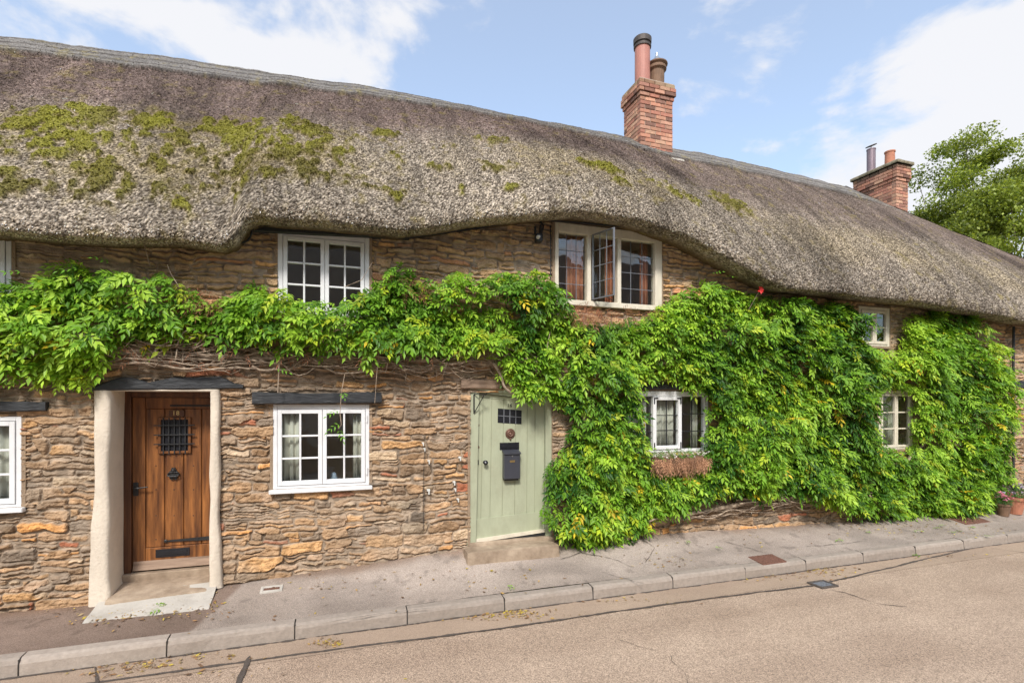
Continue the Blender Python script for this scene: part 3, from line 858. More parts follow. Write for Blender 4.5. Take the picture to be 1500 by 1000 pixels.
# ------------------------------------------------------------------ timber lintels
def wavy_beam(name, px0, px1, ptop, pbot, yf, yb, amp, mat, seed, n=40, tops=None):
    a = P(px0, (ptop[0] + pbot[0]) / 2, yf); b = P(px1, (ptop[1] + pbot[1]) / 2, yf)
    xs = np.linspace(a.x, b.x, n); t = np.linspace(0, 1, n)
    zt = np.array([P(px0 + (px1 - px0) * k, ptop[0] + (ptop[1] - ptop[0]) * k, yf).z for k in t]) + amp * vn(xs, xs * 0, .32, seed) + amp * .4 * vn(xs, xs * 0, .09, seed + 1)
    if tops: zt = np.array([P(q_, np.interp(q_, [a_[0] for a_ in tops], [a_[1] for a_ in tops]), yf).z for q_ in px0 + (px1 - px0) * t]) + amp * .3 * vn(xs, xs * 0, .09, seed + 1)
    zb = np.array([P(px0 + (px1 - px0) * k, pbot[0] + (pbot[1] - pbot[0]) * k, yf).z for k in t]) + amp * .25 * vn(xs, xs * 0, .25, seed + 2)
    mb = MB()
    vs = []
    for i in range(n):
        w_ = .008 * float(vn(xs[i:i + 1], xs[i:i + 1] * 0, .1, seed + 4)[0])
        bz = min(.012, (zt[i] - zb[i]) * .2)
        ring = [(xs[i], yf + bz + w_, zb[i]), (xs[i], yf + w_, zb[i] + bz), (xs[i], yf + w_, zt[i] - bz), (xs[i], yf + bz + w_, zt[i]), (xs[i], yb, zt[i]), (xs[i], yb, zb[i])]
        vs += ring
    fs = [(i * 6 + j, i * 6 + (j + 1) % 6, (i + 1) * 6 + (j + 1) % 6, (i + 1) * 6 + j) for i in range(n - 1) for j in range(6)]
    fs += [tuple(range(5, -1, -1)), tuple((n - 1) * 6 + j for j in range(6))]
    mb.add(vs, fs)
    return mb.build(name, mat, cottage)
wavy_beam("lintel", 134, 356, (554, 556), (572, 569), -.075, .10, .014, M['black_wood'], 80, 60, [(134, 568), (146, 562), (160, 556), (178, 552), (195, 554), (212, 560), (228, 557), (250, 552), (280, 553), (318, 551), (330, 555), (342, 561), (356, 563)])
wavy_beam("lintel", 369, 559, (575, 575), (592, 590), -.085, .10, .010, M['black_wood'], 85)
wavy_beam("lintel", -150, 66, (587, 588), (604, 602), -.075, .10, .006, M['black_wood'], 90)
wavy_beam("lintel", 925, 1046, (562, 563), (570, 570), -.055, .10, .006, M['black_wood'], 93)
wavy_beam("lintel", 676, 735, (555, 555), (569, 570), -.05, .10, .008, M['oak_grey'], 96)
wavy_beam("lintel", 1487, 1560, (558, 557), (568, 568), -.06, .10, .006, M['black_wood'], 97)
wavy_beam("wall_plate", 372, 600, (326, 343), (339, 350), -.05, .10, .004, M['black_wood'], 99, 60)

# ------------------------------------------------------------------ porch reveal of number 18, in cream plaster
a, b, c, d = D18
def plaster_band(outer, inner, y_out, y_in, name):
    """outer / inner: lists of (x, z) top to bottom; a rounded band proud of the wall turning into the reveal"""
    n = 40; t = np.linspace(0, 1, n)
    zo = np.interp(t, np.linspace(0, 1, len(outer)), [p[1] for p in outer]); xo = np.interp(t, np.linspace(0, 1, len(outer)), [p[0] for p in outer])
    xi = np.interp(t, np.linspace(0, 1, len(inner)), [p[0] for p in inner])
    zi = np.interp(t, np.linspace(0, 1, len(inner)), [p[1] for p in inner])
    xo = xo + .010 * vn(zo, zo * 0, .22, 101); sgn = 1 if xi.mean() > xo.mean() else -1
    xi2 = xi + sgn * .014 + .006 * vn(zo, zo * 0, .3, 103)
    cols = []
    cols.append(np.stack([xo, np.full(n, .0), zo], -1))
    cols.append(np.stack([xo + sgn * .003, np.full(n, -.050), zo], -1))
    cols.append(np.stack([xo + sgn * .02, np.full(n, -.066), zo], -1))
    cols.append(np.stack([xi2 - sgn * .03, np.full(n, -.066) + .004 * vn(zo, zo * 0, .2, 105), zi], -1))
    cols.append(np.stack([xi2 - sgn * .008, np.full(n, -.056), zi], -1))
    cols.append(np.stack([xi2, np.full(n, -.030), zi], -1))
    for k in range(1, 7): cols.append(np.stack([xi2 * (1 - k / 6) + xi * k / 6 + sgn * .010 * k / 6, np.full(n, -.03 + (.37) * k / 6), zi * (1 - k / 6) + np.maximum(zi, .19) * k / 6], -1))
    G_ = np.stack(cols, 1)
    G_[..., 1] += .004 * vn(G_[..., 0] * 3 + G_[..., 2], G_[..., 2], .07, 107)
    return np_mesh(name, G_.reshape(-1, 3), grid_faces(n, G_.shape[1]), M['plaster'], cottage, smooth=True)
plaster_band([(P(140, 570).x, 2.14), (P(142, 650).x, 1.6), (P(140, 720).x, 1.1), (P(135, 800).x, .6), (P(132, 884).x, .03)], [(P(163, 570).x, 2.12), (-2.15, 1.5), (-2.15, .8), (-2.15, .3), (P(163, 884).x, .05)], 0, 0, "plaster_jamb")
plaster_band([(P(323, 570).x, 2.14), (P(324, 650).x, 1.6), (P(322, 740).x, .95), (P(324, 790).x, .6), (P(328, 858).x, .10)], [(b - .0, 2.12), (b - .0, 1.4), (b, .8), (b, .4), (b - .01, .10)], 0, 0, "plaster_jamb")
MB().box(P(140, 570).x + .01, P(323, 570).x - .01, -.06, .34, 2.118, 2.14, .004).box(a, b, .40, .42, c, 2.118).build("plaster_head", M['plaster'], cottage)

def screw_text(txt, x, y, z, size, mat, name, parent, depth=.003, font=None):
    cu = bpy.data.curves.new(name, 'FONT'); cu.body = txt; cu.size = size; cu.extrude = depth; cu.align_x = 'CENTER'; cu.align_y = 'CENTER'; cu.offset = size * .015
    cu.space_character = 1.15
    tmp = bpy.data.objects.new("tmp_text", cu); COL.objects.link(tmp)
    me = bpy.data.meshes.new_from_object(tmp)
    bpy.data.objects.remove(tmp)
    me.transform(Matrix.Translation((x, y, z)) @ Matrix.Rotation(math.pi / 2, 4, 'X'))
    me.materials.clear(); me.materials.append(mat)
    o = bpy.data.objects.new(name, me); COL.objects.link(o)
    return put(o, parent)

# ---- oak door, number 18
yd = .33                                   # front face of the leaf
def o(px, py): p = P(px, py, yd); return p.x, p.z
fl, _ = o(181, 700); fr, _ = o(312, 700)
zt = o(215, 573)[1]; zb = P(215, 841, yd).z
lx0, lx1 = o(194, 700)[0], fr + .06
lz1 = o(215, 582)[1]; lz0 = o(215, 835)[1]
mb = MB()
mb.box(a + .002, lx0 - .003, yd - .03, yd + .06, zb, zt, .004)
mb.box(lx1 + .003, lx1 + .05, yd - .03, yd + .06, zb, zt, .004)
mb.box(lx0 - .003, lx1 + .003, yd - .028, yd + .06, lz1 + .003, zt, .004)
df = mb.build("door_frame", M['oak_dark'], cottage); df["label"] = "dark oak frame of the door numbered 18"
mb = MB()
mb.box(a + .002, b - .004, yd - .05, yd + .05, zb - .03, zb - .001, .004)
mb.build("threshold", M['oak_grey'], df)
st1 = o(213, 700)[0]; rail_top = o(250, 598)[1]; rail_bot = o(250, 800)[1]
mb = MB()
T_ = .018
xs = [st1] + [o(p, 700)[0] for p in (240.7, 268.6, 295)] + [lx1 - .01]
mb.box(lx0, st1 - .002, yd, yd + .04, lz0, lz1, .003)
mb.box(st1 + .001, lx1, yd + .001, yd + .04, rail_top, lz1, .003)
mb.box(st1 + .001, lx1, yd + .001, yd + .04, lz0, rail_bot, .003)
for i in range(len(xs) - 1):
    mb.box(xs[i] + .003, xs[i + 1] - .003, yd + .010, yd + .035, rail_bot + .002, rail_top - .002, .006)
mb.box(st1 - .004, lx1, yd + .030, yd + .045, rail_bot - .01, rail_top + .01); mb.box(lx0 + .01, st1 + .01, yd + .02, yd + .038, lz0 + .01, lz1 - .01)
door18 = mb.build("door", M['oak'], cottage); door18["label"] = "varnished oak plank door numbered 18"
MB().add([(lx0 + .01, yd - .001, o(200, 822)[1]), (fr + .02, yd - .001, o(200, 822)[1]), (fr + .02, yd - .028, lz0 + .012), (lx0 + .01, yd - .028, lz0 + .012), (lx0 + .01, yd - .001, lz0), (fr + .02, yd - .001, lz0)],
         [(0, 1, 2, 3), (3, 2, 5, 4), (0, 3, 4), (1, 5, 2)]).build("weather_board", M['oak_grey'], door18)
# barred grille
gx0, gz1 = o(232, 611); gx1, gz0 = o(280, 663)
mb = MB(); f = .026
mb.box(gx0, gx0 + f, yd - .016, yd + .01, gz0, gz1, .003); mb.box(gx1 - f, gx1, yd - .016, yd + .01, gz0, gz1, .003)
mb.box(gx0 + f, gx1 - f, yd - .0155, yd + .01, gz1 - f, gz1, .003); mb.box(gx0 + f, gx1 - f, yd - .0155, yd + .01, gz0, gz0 + f, .003)
mb.build("grille_frame", M['oak'], door18)
MB().box(gx0 + f, gx1 - f, yd - .003, yd + .009, gz0 + f, gz1 - f).build("grille_glass", M['iron_gloss'], door18)
mb = MB()
for k in range(5):
    x = gx0 + f + (gx1 - gx0 - 2 * f) * (k + .5) / 5; mb.box(x - .005, x + .005, yd - .022, yd - .012, gz0 - .008, gz1 - .004)
for k in range(3):
    z = gz0 + f * 1.2 + (gz1 - gz0 - 2.2 * f) * (k + .7) / 3.3
    mb.box(gx0 - .035, gx1 + .04, yd - .032, yd - .021, z - .006, z + .006)
mb.build("grille", M['iron'], door18)
nx_, nz_ = o(258, 605)
MB().box(nx_ - .065, nx_ + .075, yd - .006, yd + .002, nz_ - .035, nz_ + .03).build("number_plate", M['oak_dark'], door18)
screw_text("18", nx_, yd - .008, nz_, .062, M['brass'], "door_number", door18)
# ornate knocker: backplate in scalloped outline, ring bar and boss
kx, kz = o(254.5, 693)
out = []
for k in range(48):
    an = 2 * math.pi * k / 48
    r = .052 + .007 * math.cos(6 * an) + .004 * math.cos(11 * an + 1)
    zz_ = math.sin(an) * r * 1.25; xx_ = math.cos(an) * r * (.95 if zz_ < 0 else .95 - zz_ * 8)
    out.append((kx + xx_, kz + zz_))
mb = MB().prism(out, yd - .012, yd)
mb.lathe([(.0, 0), (.016, .001), (.020, .012), (.010, .024), (0, .026)], (kx, yd - .012, kz + .035), 12, 'y')
mb.tube([(kx - .045, yd - .018, kz + .005), (kx - .05, yd - .026, kz - .018), (kx - .03, yd - .03, kz - .03), (kx + .03, yd - .03, kz - .03), (kx + .05, yd - .026, kz - .018), (kx + .045, yd - .018, kz + .005)], .007, 8)
mb.tube([(kx - .04, yd - .018, kz + .01), (kx, yd - .024, kz + .016), (kx + .04, yd - .018, kz + .01)], .006, 8)
mb.build("knocker", M['iron'], door18)
hx_, hz_ = o(199.5, 716)
mb = MB().box(hx_ - .026, hx_ + .022, yd - .008, yd, hz_ - .07, hz_ + .07, .003)
mb.tube([(hx_, yd - .006, hz_ + .012), (hx_, yd - .05, hz_ + .012), (hx_ + .02, yd - .056, hz_ + .014), (hx_ + .12, yd - .055, hz_ + .024)], [.009, .009, .009, .006], 8)
mb.box(hx_ - .005, hx_ + .003, yd - .011, yd - .006, hz_ - .045, hz_ - .02)
mb.build("handle", M['iron'], door18)
s0 = o(243, 792); s1 = o(318, 786)
mb = MB().add([(s0[0], yd - .006, s0[1] - .008), (s0[0], yd - .006, s0[1] + .008), (s1[0], yd - .006, s0[1] + .022), (s1[0], yd - .006, s0[1] - .022),
               (s0[0], yd + .001, s0[1] - .008), (s0[0], yd + .001, s0[1] + .008), (s1[0], yd + .001, s0[1] + .022), (s1[0], yd + .001, s0[1] - .022)],
              [(0, 1, 2, 3), (4, 7, 6, 5), (0, 4, 5, 1), (1, 5, 6, 2), (2, 6, 7, 3), (3, 7, 4, 0)])
mb.lathe([(.018, 0), (.018, .008), (.01, .012)], (s0[0], yd, s0[1]), 12, 'y')
mb.build("strap_hinge", M['iron'], door18)
t0 = o(249, 594)
MB().box(t0[0], lx1, yd - .006, yd + .001, t0[1] - .008, t0[1] + .010, .002).build("strap_hinge", M['iron'], door18)
l0 = o(228, 803); l1 = o(278, 814)
mb = MB(); zc = (l0[1] + l1[1]) / 2
mb.box(l0[0], l1[0], yd - .007, yd, zc - .043, zc + .043, .003); mb.box(l0[0] + .022, l1[0] - .022, yd - .014, yd - .007, zc - .022, zc + .022, .003)
mb.build("letterbox", M['iron_gloss'], door18)
for px_ in (228, 254.5, 283):
    for py_ in (682, 717, 755, 790):
        if px_ == 254.5 and py_ in (682, 790): continue
        q = o(px_, py_); MB().lathe([(.006, 0), (.005, .004), (0, .005)], (q[0], yd + .010, q[1]), 8, 'y').build("door_stud", M['iron'], door18)

# ---- sage green door, number 16, leaning with its crooked frame
y16 = .02
TL, TR, BR, BL = [P(*q, y16) for q in ((689, 570), (807, 584), (807, 782), (683.5, 802))]
def warp16(p):
    """local (u 0..1, y, v 0..1 up) -> leaning quad"""
    u_, v_ = p.x, p.z
    t_ = TL * (1 - u_) + TR * u_; b_ = BL * (1 - u_) + BR * u_
    q = b_ * (1 - v_) + t_ * v_
    return Vector((q.x, p.y, q.z))
def L16(px, py):
    """pixel on the door plane -> local (u, v)"""
    p = P(px, py, y16 + .03); u_ = .5; v_ = .5
    for _ in range(6):
        q = warp16(Vector((u_, 0, v_)))
        wx = ((TR - TL) * v_ + (BR - BL) * (1 - v_)).x
        wz = ((TL - BL) * (1 - u_) + (TR - BR) * u_).z
        u_ += (p.x - q.x) / wx; v_ += (p.z - q.z) / wz
    return u_, v_
def Z16(u_, v_): return L16(670 + u_ / 3.45, 550 + v_ / 3.45)
mb = MB(warp16)
jl = Z16(100, 400)[0]; jr = Z16(437, 400)[0]; vh = Z16(265, 108)[1]; vb = Z16(265, 812)[1]
def wb(x0, x1, y0, y1, z0, z1, bev=.0):
    mb.box(x0, x1, y0, y1, z0, z1, bev)
wb(0, jl - .004, y16 - .02, y16 + .08, -.012, 1.0); wb(jr + .004, 1.0, y16 - .02, y16 + .08, -.012, 1.0)
wb(jl - .004, jr + .004, y16 - .018, y16 + .08, vh + .004, 1.0)
wb(-.015, 1.015, y16 - .035, y16 + .08, 1.0, 1.03)
fr16 = mb.build("door_frame", M['sage'], cottage); fr16["label"] = "sage green frame of the door numbered 16"
mb = MB(warp16); yl = y16 + .025
ul = [jl] + [Z16(q, 500)[0] for q in (122, 167, 228, 290, 350, 390)] + [jr]
vrail = Z16(265, 704)[1]
for i in range(len(ul) - 1):
    mb.box(ul[i] + (.004 if i else 0), ul[i + 1] - (.004 if i < len(ul) - 2 else 0), yl, yl + .03, vb, vh)
mb.box(jl, jr, yl + .009, yl + .034, vb, vh)
mb.box(jl + .001, jr - .001, yl - .014, yl - .0005, vb, vrail)
mb.box(jl + .001, jr - .001, yl - .006, yl - .0005, vh - .022, vh)
door16 = mb.build("door", M['sage'], cottage); door16["label"] = "sage green boarded door numbered 16"
MB(warp16).box(jl + .001, jr - .001, yl - .042, yl - .014, vb, vb + .022).build("weather_board", M['cream'], door16)
MB(warp16).box(jl - .02, jr + .01, yl - .03, yl + .05, vb - .022, vb - .004).build("draught_strip", M['black_wood'], door16)
u0, v1 = Z16(204, 165); u1, v0 = Z16(323, 245)
MB(warp16).box(u0, u1, yl - .003, yl + .004, v0, v1).build("door_window", M['iron_gloss'], door16)
mb = MB(warp16)
for k in (1, 2, 3): uu = u0 + (u1 - u0) * k / 4; mb.box(uu - .004, uu + .004, yl - .007, yl - .003, v0, v1)
vv = (v0 + v1) / 2; mb.box(u0, u1, yl - .008, yl - .0031, vv - .002, vv + .002)
mb.build("lead_strip", M['lead'], door16)
q = warp16(Vector((*[Z16(263, 151)[0]], 0, Z16(263, 151)[1])))
screw_text("16", q.x, yl - .003, q.z, .058, M['iron'], "door_number", door16, .002)
q = warp16(Vector((Z16(266, 293)[0], 0, Z16(266, 293)[1])))
mb = MB().lathe([(.062, 0), (.064, .006), (.054, .012), (.046, .008), (.042, .008), (.040, .02), (.030, .024), (.024, .014), (.014, .014), (.012, .026), (0, .028)], (q.x, yl, q.z), 28, 'y')
mb.lathe([(.012, 0), (.012, .018), (.006, .02)], (q.x, yl, q.z - .068), 10, 'y')
mb.build("knocker", M['copper'], door16, True)
q0 = warp16(Vector((Z16(213, 357)[0], 0, Z16(213, 357)[1]))); q1 = warp16(Vector((Z16(311, 357)[0], 0, Z16(311, 357)[1])))
mb = MB().box(q0.x, q1.x, yl - .006, yl, q0.z - .045, q0.z + .045, .003); mb.box(q0.x + .025, q1.x - .025, yl - .013, yl - .006, q0.z - .024, q0.z + .024, .003)
mb.build("letterbox", M['iron_gloss'], door16)
q = warp16(Vector((Z16(137, 437)[0], 0, Z16(137, 437)[1])))
MB().lathe([(.022, 0), (.022, .004), (.010, .008), (.010, .03), (.026, .042), (.030, .055), (.022, .068), (0, .072)], (q.x, yl, q.z), 16, 'y').build("handle", M['iron_gloss'], door16, True)
q = warp16(Vector((Z16(102, 437)[0], 0, Z16(102, 437)[1])))
MB().box(q.x - .014, q.x + .012, yl - .01, yl, q.z - .03, q.z + .03, .003).build("keyhole_plate", M['iron'], door16)
for vpx in (250, 360):
    q = warp16(Vector((Z16(104, vpx)[0], 0, Z16(104, vpx)[1])))
    MB().lathe([(.017, 0), (.016, .008), (0, .01)], (q.x, yl - .0, q.z), 12, 'y').build("lock_cylinder", M['copper'], door16)
# hanging-basket bracket on the frame
q = P(694.5, 577, y16 - .03); q2 = P(694.5, 605, y16 - .03); q3 = P(712, 581, y16 - .15)
mb = MB().box(q.x - .008, q.x + .008, y16 - .028, y16 - .0205, q2.z, q.z)
mb.tube([q, (q3.x, q3.y, q.z - .01), (q3.x + .01, q3.y - .01, q.z + .02)], .006); mb.tube([q2, (q3.x - .02, q3.y + .02, q.z - .015)], .006)
mb.build("basket_bracket", M['iron'], fr16)
# post box screwed to the green door: a thing one could lift away
q0 = warp16(Vector((Z16(226, 380)[0], 0, Z16(226, 380)[1]))); q1 = warp16(Vector((Z16(307, 380)[0], 0, Z16(307, 515)[1])))
zt_, zb_ = q0.z, q1.z
pb = thing("post_box", "small dark grey letter box hanging on the sage green door under its letter plate", "post box", ((q0.x + q1.x) / 2, yl - .05, zb_))
yo = yl - .001
MB().box(q0.x, q1.x, yo - .085, yo, zb_, zt_ - .02, .006).build("box_body", M['postbox'], pb)
mb = MB().add([(q0.x - .006, yo, zt_ + .014), (q1.x + .006, yo, zt_ + .014), (q1.x + .006, yo - .1, zt_ - .020), (q0.x - .006, yo - .1, zt_ - .020), (q0.x - .006, yo, zt_ - .002), (q1.x + .006, yo, zt_ - .002), (q1.x + .006, yo - .1, zt_ - .036), (q0.x - .006, yo - .1, zt_ - .036)],
              [(0, 1, 2, 3), (4, 7, 6, 5), (0, 3, 7, 4), (1, 5, 6, 2), (3, 2, 6, 7), (0, 4, 5, 1)])
mb.build("lid", M['postbox'], pb)
cx_ = (q0.x + q1.x) / 2
MB().lathe([(.010, 0), (.009, .004), (0, .005)], (cx_, yo - .085, zt_ - .06), 12, 'y').build("lock", M['steel'], pb)
MB().box(cx_ - .032, cx_ + .032, yo - .088, yo - .085, zt_ - .135, zt_ - .110).build("name_plate", M['brass'], pb)
MB().box(q0.x + .015, q1.x - .015, yo - .06, yo - .01, zb_ - .022, zb_ - .001).build("newspaper_rail", M['iron'], pb)

# ------------------------------------------------------------------ steps
def rough_block(name, x0, x1, y0, y1, z0, z1, mat, parent, amp=.008, seed=0, n=(30, 12, 6), slope=0, r=.03):
    """box with rounded worn edges, subdivided and displaced"""
    vs = []; fs = []
    def face(o_, du, dv, nu, nv):
        b0 = len(vs)
        for i in range(nu + 1):
            for j in range(nv + 1): vs.append(o_ + du * (i / nu) + dv * (j / nv))
        for i in range(nu):
            for j in range(nv): k = b0 + i * (nv + 1) + j; fs.append((k, k + nv + 1, k + nv + 2, k + 1))
    X_, Y_, Z_ = Vector((x1 - x0, 0, 0)), Vector((0, y1 - y0, 0)), Vector((0, 0, z1 - z0)); O_ = Vector((x0, y0, z0))
    face(O_, X_, Z_, n[0], n[2]); face(O_ + Z_, X_, Y_, n[0], n[1]); face(O_, Y_, Z_, n[1], n[2]); face(O_ + X_, Y_, Z_, n[1], n[2]); face(O_ + Y_, X_, Z_, n[0], n[2])
    c_ = (O_ + (X_ + Y_ + Z_) / 2); h_ = (X_ + Y_ + Z_) / 2
    vv_ = []
    for p in vs:
        q = p - c_
        inn = Vector([max(-h_[k] + r, min(h_[k] - r, q[k])) if h_[k] > r else 0 for k in range(3)])
        d_ = q - inn
        if d_.length > 1e-6: q = inn + d_.normalized() * r
        q = q + c_
        nz__ = lambda s_: float(vn(np.array([q.x + q.y * 1.3]), np.array([q.z + q.y * .7]), s_, seed)[0])
        q = q + (q - c_).normalized() * amp * (nz__(.2) + .5 * nz__(.05))
        q.z += slope * (q.y - y1)
        vv_.append(q)
    m_ = MB(); m_.add(vv_, fs)
    o_ = m_.build(name, mat, parent, True)
    return o_
p0 = P(684, 822, -.30); p1 = P(817, 800, -.30)
rough_block("door_step", p0.x + .0, p1.x + .03, -.30, .0, .02, .288, M['stepstone'], cottage, .010, 121, r=.03)
rough_block("threshold_stone", D16[0] - .02, D16[1] + .03, -.045, .14, .20, .322, M['stepstone'], cottage, .006, 123, r=.02)
# step of number 18: pale riser, worn slab sloping out, rough concrete apron
MB().box(a - .0, b, .24, .36, .05, .232, .006).build("threshold_stone", M['stepstone'], cottage)
rough_block("door_step", a - .0, b + .0, -.14, .30, -.02, .165, M['stepstone'], cottage, .008, 125, n=(26, 14, 5), slope=.12, r=.025)

# ------------------------------------------------------------------ chimneys, brick by brick
def chimney(x0, x1, y0, y1, z0, z1, name_label, cap_h, seed, mortar_col=None, bands=(2, 1), bright=1.0):
    r_ = random.Random(seed)
    core = MB().box(x0 + .012, x1 - .012, y0 + .012, y1 - .012, z0, z1 - .01)
    ch = core.build("chimney", M['brick_mortar'], cottage); ch["label"] = name_label
    mb = MB(); H = .075; n_ = int((z1 - z0) / H)
    for k in range(n_):
        z = z0 + k * H
        top = n_ - 1 - k
        pr = .045 if top in bands else (.02 if top == max(bands) + 1 else (.03 if top < min(bands) else 0))
        off = .11 if k % 2 else 0
        X0, X1, Y0, Y1 = x0 - pr, x1 + pr, y0 - pr, y1 + pr
        def colr():
            v = r_.uniform(.75, 1.2) * bright
            b_ = r_.choice([(.44, .21, .14), (.48, .25, .165), (.38, .17, .12), (.50, .30, .20), (.30, .15, .11), (.42, .23, .16), (.22, .12, .09)])
            if top == 0: b_ = (b_[0] * .7, b_[1] * .85, b_[2] * .8)
            return tuple(q_ * v for q_ in b_)
        for (u0_, u1_, kind) in ((X0, X1, 'f'), (X0, X1, 'b'), (Y0, Y1, 'l'), (Y0, Y1, 'r')):
            t_ = u0_ + (.11 if kind in 'lr' else 0)
            end = u1_ - (.11 if kind in 'lr' else 0)
            first = True
            while t_ < end - .02:
                L_ = (.105 if first and k % 2 else .215) + r_.uniform(-.004, .004); first = False
                e_ = min(t_ + L_, end)
                if end - e_ < .05: e_ = end
                j_ = r_.uniform(-.003, .003)
                g_ = .005
                if kind == 'f': mb.box(t_ + g_, e_ - g_, Y0 + j_, Y0 + .105, z + g_, z + H - g_, .004, colr())
                if kind == 'b': mb.box(t_ + g_, e_ - g_, Y1 - .105, Y1 + j_, z + g_, z + H - g_, .004, colr())
                if kind == 'l': mb.box(X0 + j_, X0 + .105, t_ + g_, e_ - g_, z + g_, z + H - g_, .004, colr())
                if kind == 'r': mb.box(X1 - .105, X1 + j_, t_ + g_, e_ - g_, z + g_, z + H - g_, .004, colr())
                t_ = e_ + .004
    mb.build("brickwork", M['brick'], ch, colors=True)
    return ch, z0 + n_ * H
cx0, cx1, cy0, cy1 = 5.16, 5.86, 2.1, 2.68
c1, ct = chimney(cx0, cx1, cy0, cy1, 6.1, 7.90, "tall red brick chimney with a pink clay flue", 0, 5, bands=(1, 2))
MB().box(cx0 - .02, cx1 + .02, cy0 - .02, cy1 + .02, ct - .008, ct + .018, .008).build("chimney_cap", M['brick_mortar'], c1)
rough_block("flaunching", cx0 - .10, cx1 + .14, cy0 - .16, cy0 + .05, 6.50, 6.62, M['concrete'], c1, .02, 131, r=.05, slope=.6)
yc_ = 2.42
p = P(941, 125, yc_); top = P(941, 63, yc_).z
rr_ = (P(950.5, 90, yc_).x - P(931.5, 90, yc_).x) / 2 * 1.0
mb = MB().lathe([(rr_, ct - .05), (rr_, top - .10)], (p.x, yc_, 0), 24); mb.build("chimney_pot", M['flue'], c1, False)
mb = MB().lathe([(rr_ * 1.14, top - .11), (rr_ * 1.16, top - .075), (rr_ * 1.02, top - .07), (rr_ * 1.02, top - .04), (rr_ * 1.18, top - .03), (rr_ * 1.2, top + .06), (rr_ * 1.1, top + .075), (0, top + .075)], (p.x, yc_, 0), 24)
mb.build("flue_cowl", M['cap_dark'], c1)
y2_ = 2.42
q = P(962, 110, y2_); r2 = (P(972, 100, y2_).x - P(953, 100, y2_).x) / 2
za, zb2 = ct - .02, P(962, 97, y2_).z
MB().lathe([(r2 * 1.05, za), (r2 * .95, za + .1), (r2 * .98, zb2 - .12), (r2 * 1.25, zb2 - .09), (r2 * 1.25, zb2 - .05), (r2 * 1.15, zb2 - .03), (r2 * 1.4, zb2), (r2 * 1.4, zb2 + .02), (r2 * 1.0, zb2 + .03)], (q.x, y2_, 0), 20).build("chimney_pot", M['clay_dark'], c1)
MB().lathe([(r2 * 1.05, zb2 + .031), (r2 * .35, zb2 + .15), (.025, zb2 + .19), (.02, zb2 + .25), (0, zb2 + .25)], (q.x, y2_, 0), 16).build("cowl", M['steel'], c1)

gx0_, gx1_, gy0, gy1 = 12.36, 12.76, 2.55, 3.55
c2, ct2 = chimney(gx0_, gx1_, gy0, gy1, 4.9, P(1317, 240, 2.55).z, "short brick chimney stack at the far end of the roof", 0, 9, bands=(0, 1, 2, 3), bright=.95)
rough_block("chimney_cap", gx0_ - .09, gx1_ + .09, gy0 - .09, gy1 + .09, ct2, ct2 + .09, M['cap_stone'], c2, .01, 133, r=.03)
q = P(1278.5, 240, 3.32); qt = P(1278.5, 222, 3.32).z; r3 = .095
MB().lathe([(r3, ct2 + .05), (r3, qt), (r3 * 1.08, qt + .005), (r3 * 1.08, qt + .03), (0, qt + .03)], (12.56, 3.30, 0), 18).build("chimney_pot", M['flue_metal'], c2)
mb = MB(lambda p_: Vector((p_.x, p_.y, p_.z + (p_.x - 12.56) * .35)))
mb.lathe([(.02, qt + .10), (.12, qt + .11), (.12, qt + .125), (0, qt + .14)], (12.56, 3.30, 0), 18)
mb.tube([(12.56, 3.3, qt + .02), (12.56, 3.3, qt + .11)], .01)
mb.build("rain_disc", M['cap_dark'], c2)
q4 = P(1306, 222, 2.82).z
MB().lathe([(.11, ct2 + .05), (.10, q4 - .04), (.115, q4 - .03), (.115, q4), (.09, q4), (.09, q4 - .1), (0, q4 - .1)], (12.56, 2.84, 0), 18).build("chimney_pot", M['terracotta'], c2)

# ------------------------------------------------------------------ cables, pipe, brackets and bolts on the wall
def cable(pts, yv, r, name="cable", mat='cable', n=None):
    P_ = [P(x, y, yv) for x, y in pts]
    out = []
    for i in range(len(P_) - 1):
        for k in range(6):
            t_ = k / 6; out.append(P_[i].lerp(P_[i + 1], t_))
    out.append(P_[-1])
    for i in range(2): out = [out[0]] + [(out[j - 1] + out[j] * 2 + out[j + 1]) / 4 for j in range(1, len(out) - 1)] + [out[-1]]
    return MB().tube(out, r, 6).build(name, M[mat], cottage)
cable([(0, 340), (120, 347), (250, 355), (340, 361), (365, 352), (372, 330), (440, 331), (520, 340), (590, 350), (660, 340), (720, 331), (780, 322), (850, 326), (930, 334), (968, 345), (1010, 362), (1060, 392), (1120, 425)], -.10, .011)
cable([(590, 344), (660, 335), (720, 327), (785, 319), (797, 330), (790, 350)], -.085, .012)
cable([(806, 330), (807, 380), (806, 430)], -.06, .007)
cable([(972, 345), (1000, 356), (1055, 385), (1112, 417)], -.08, .022)
cable([(1485, 478), (1484, 560), (1484, 660), (1486, 738)], -.09, .022, "drainpipe", 'black_wood')
q = P(790, 347, -.09)
mb = MB().box(q.x - .045, q.x + .045, -.11, -.03, q.z - .06, q.z + .045, .012); mb.box(q.x - .06, q.x - .04, -.10, -.06, q.z + .03, q.z + .13, .004); mb.box(q.x + .01, q.x + .03, -.10, -.06, q.z + .03, q.z + .16, .004)
mb.build("cable_bracket", M['black_wood'], cottage)
q = P(786, 347, -.13); MB().lathe([(.018, 0), (.024, .012), (.016, .03), (.022, .04), (.010, .055)], (q.x + .02, -.11, q.z), 10, 'y').build("insulator", M['plug'], cottage)
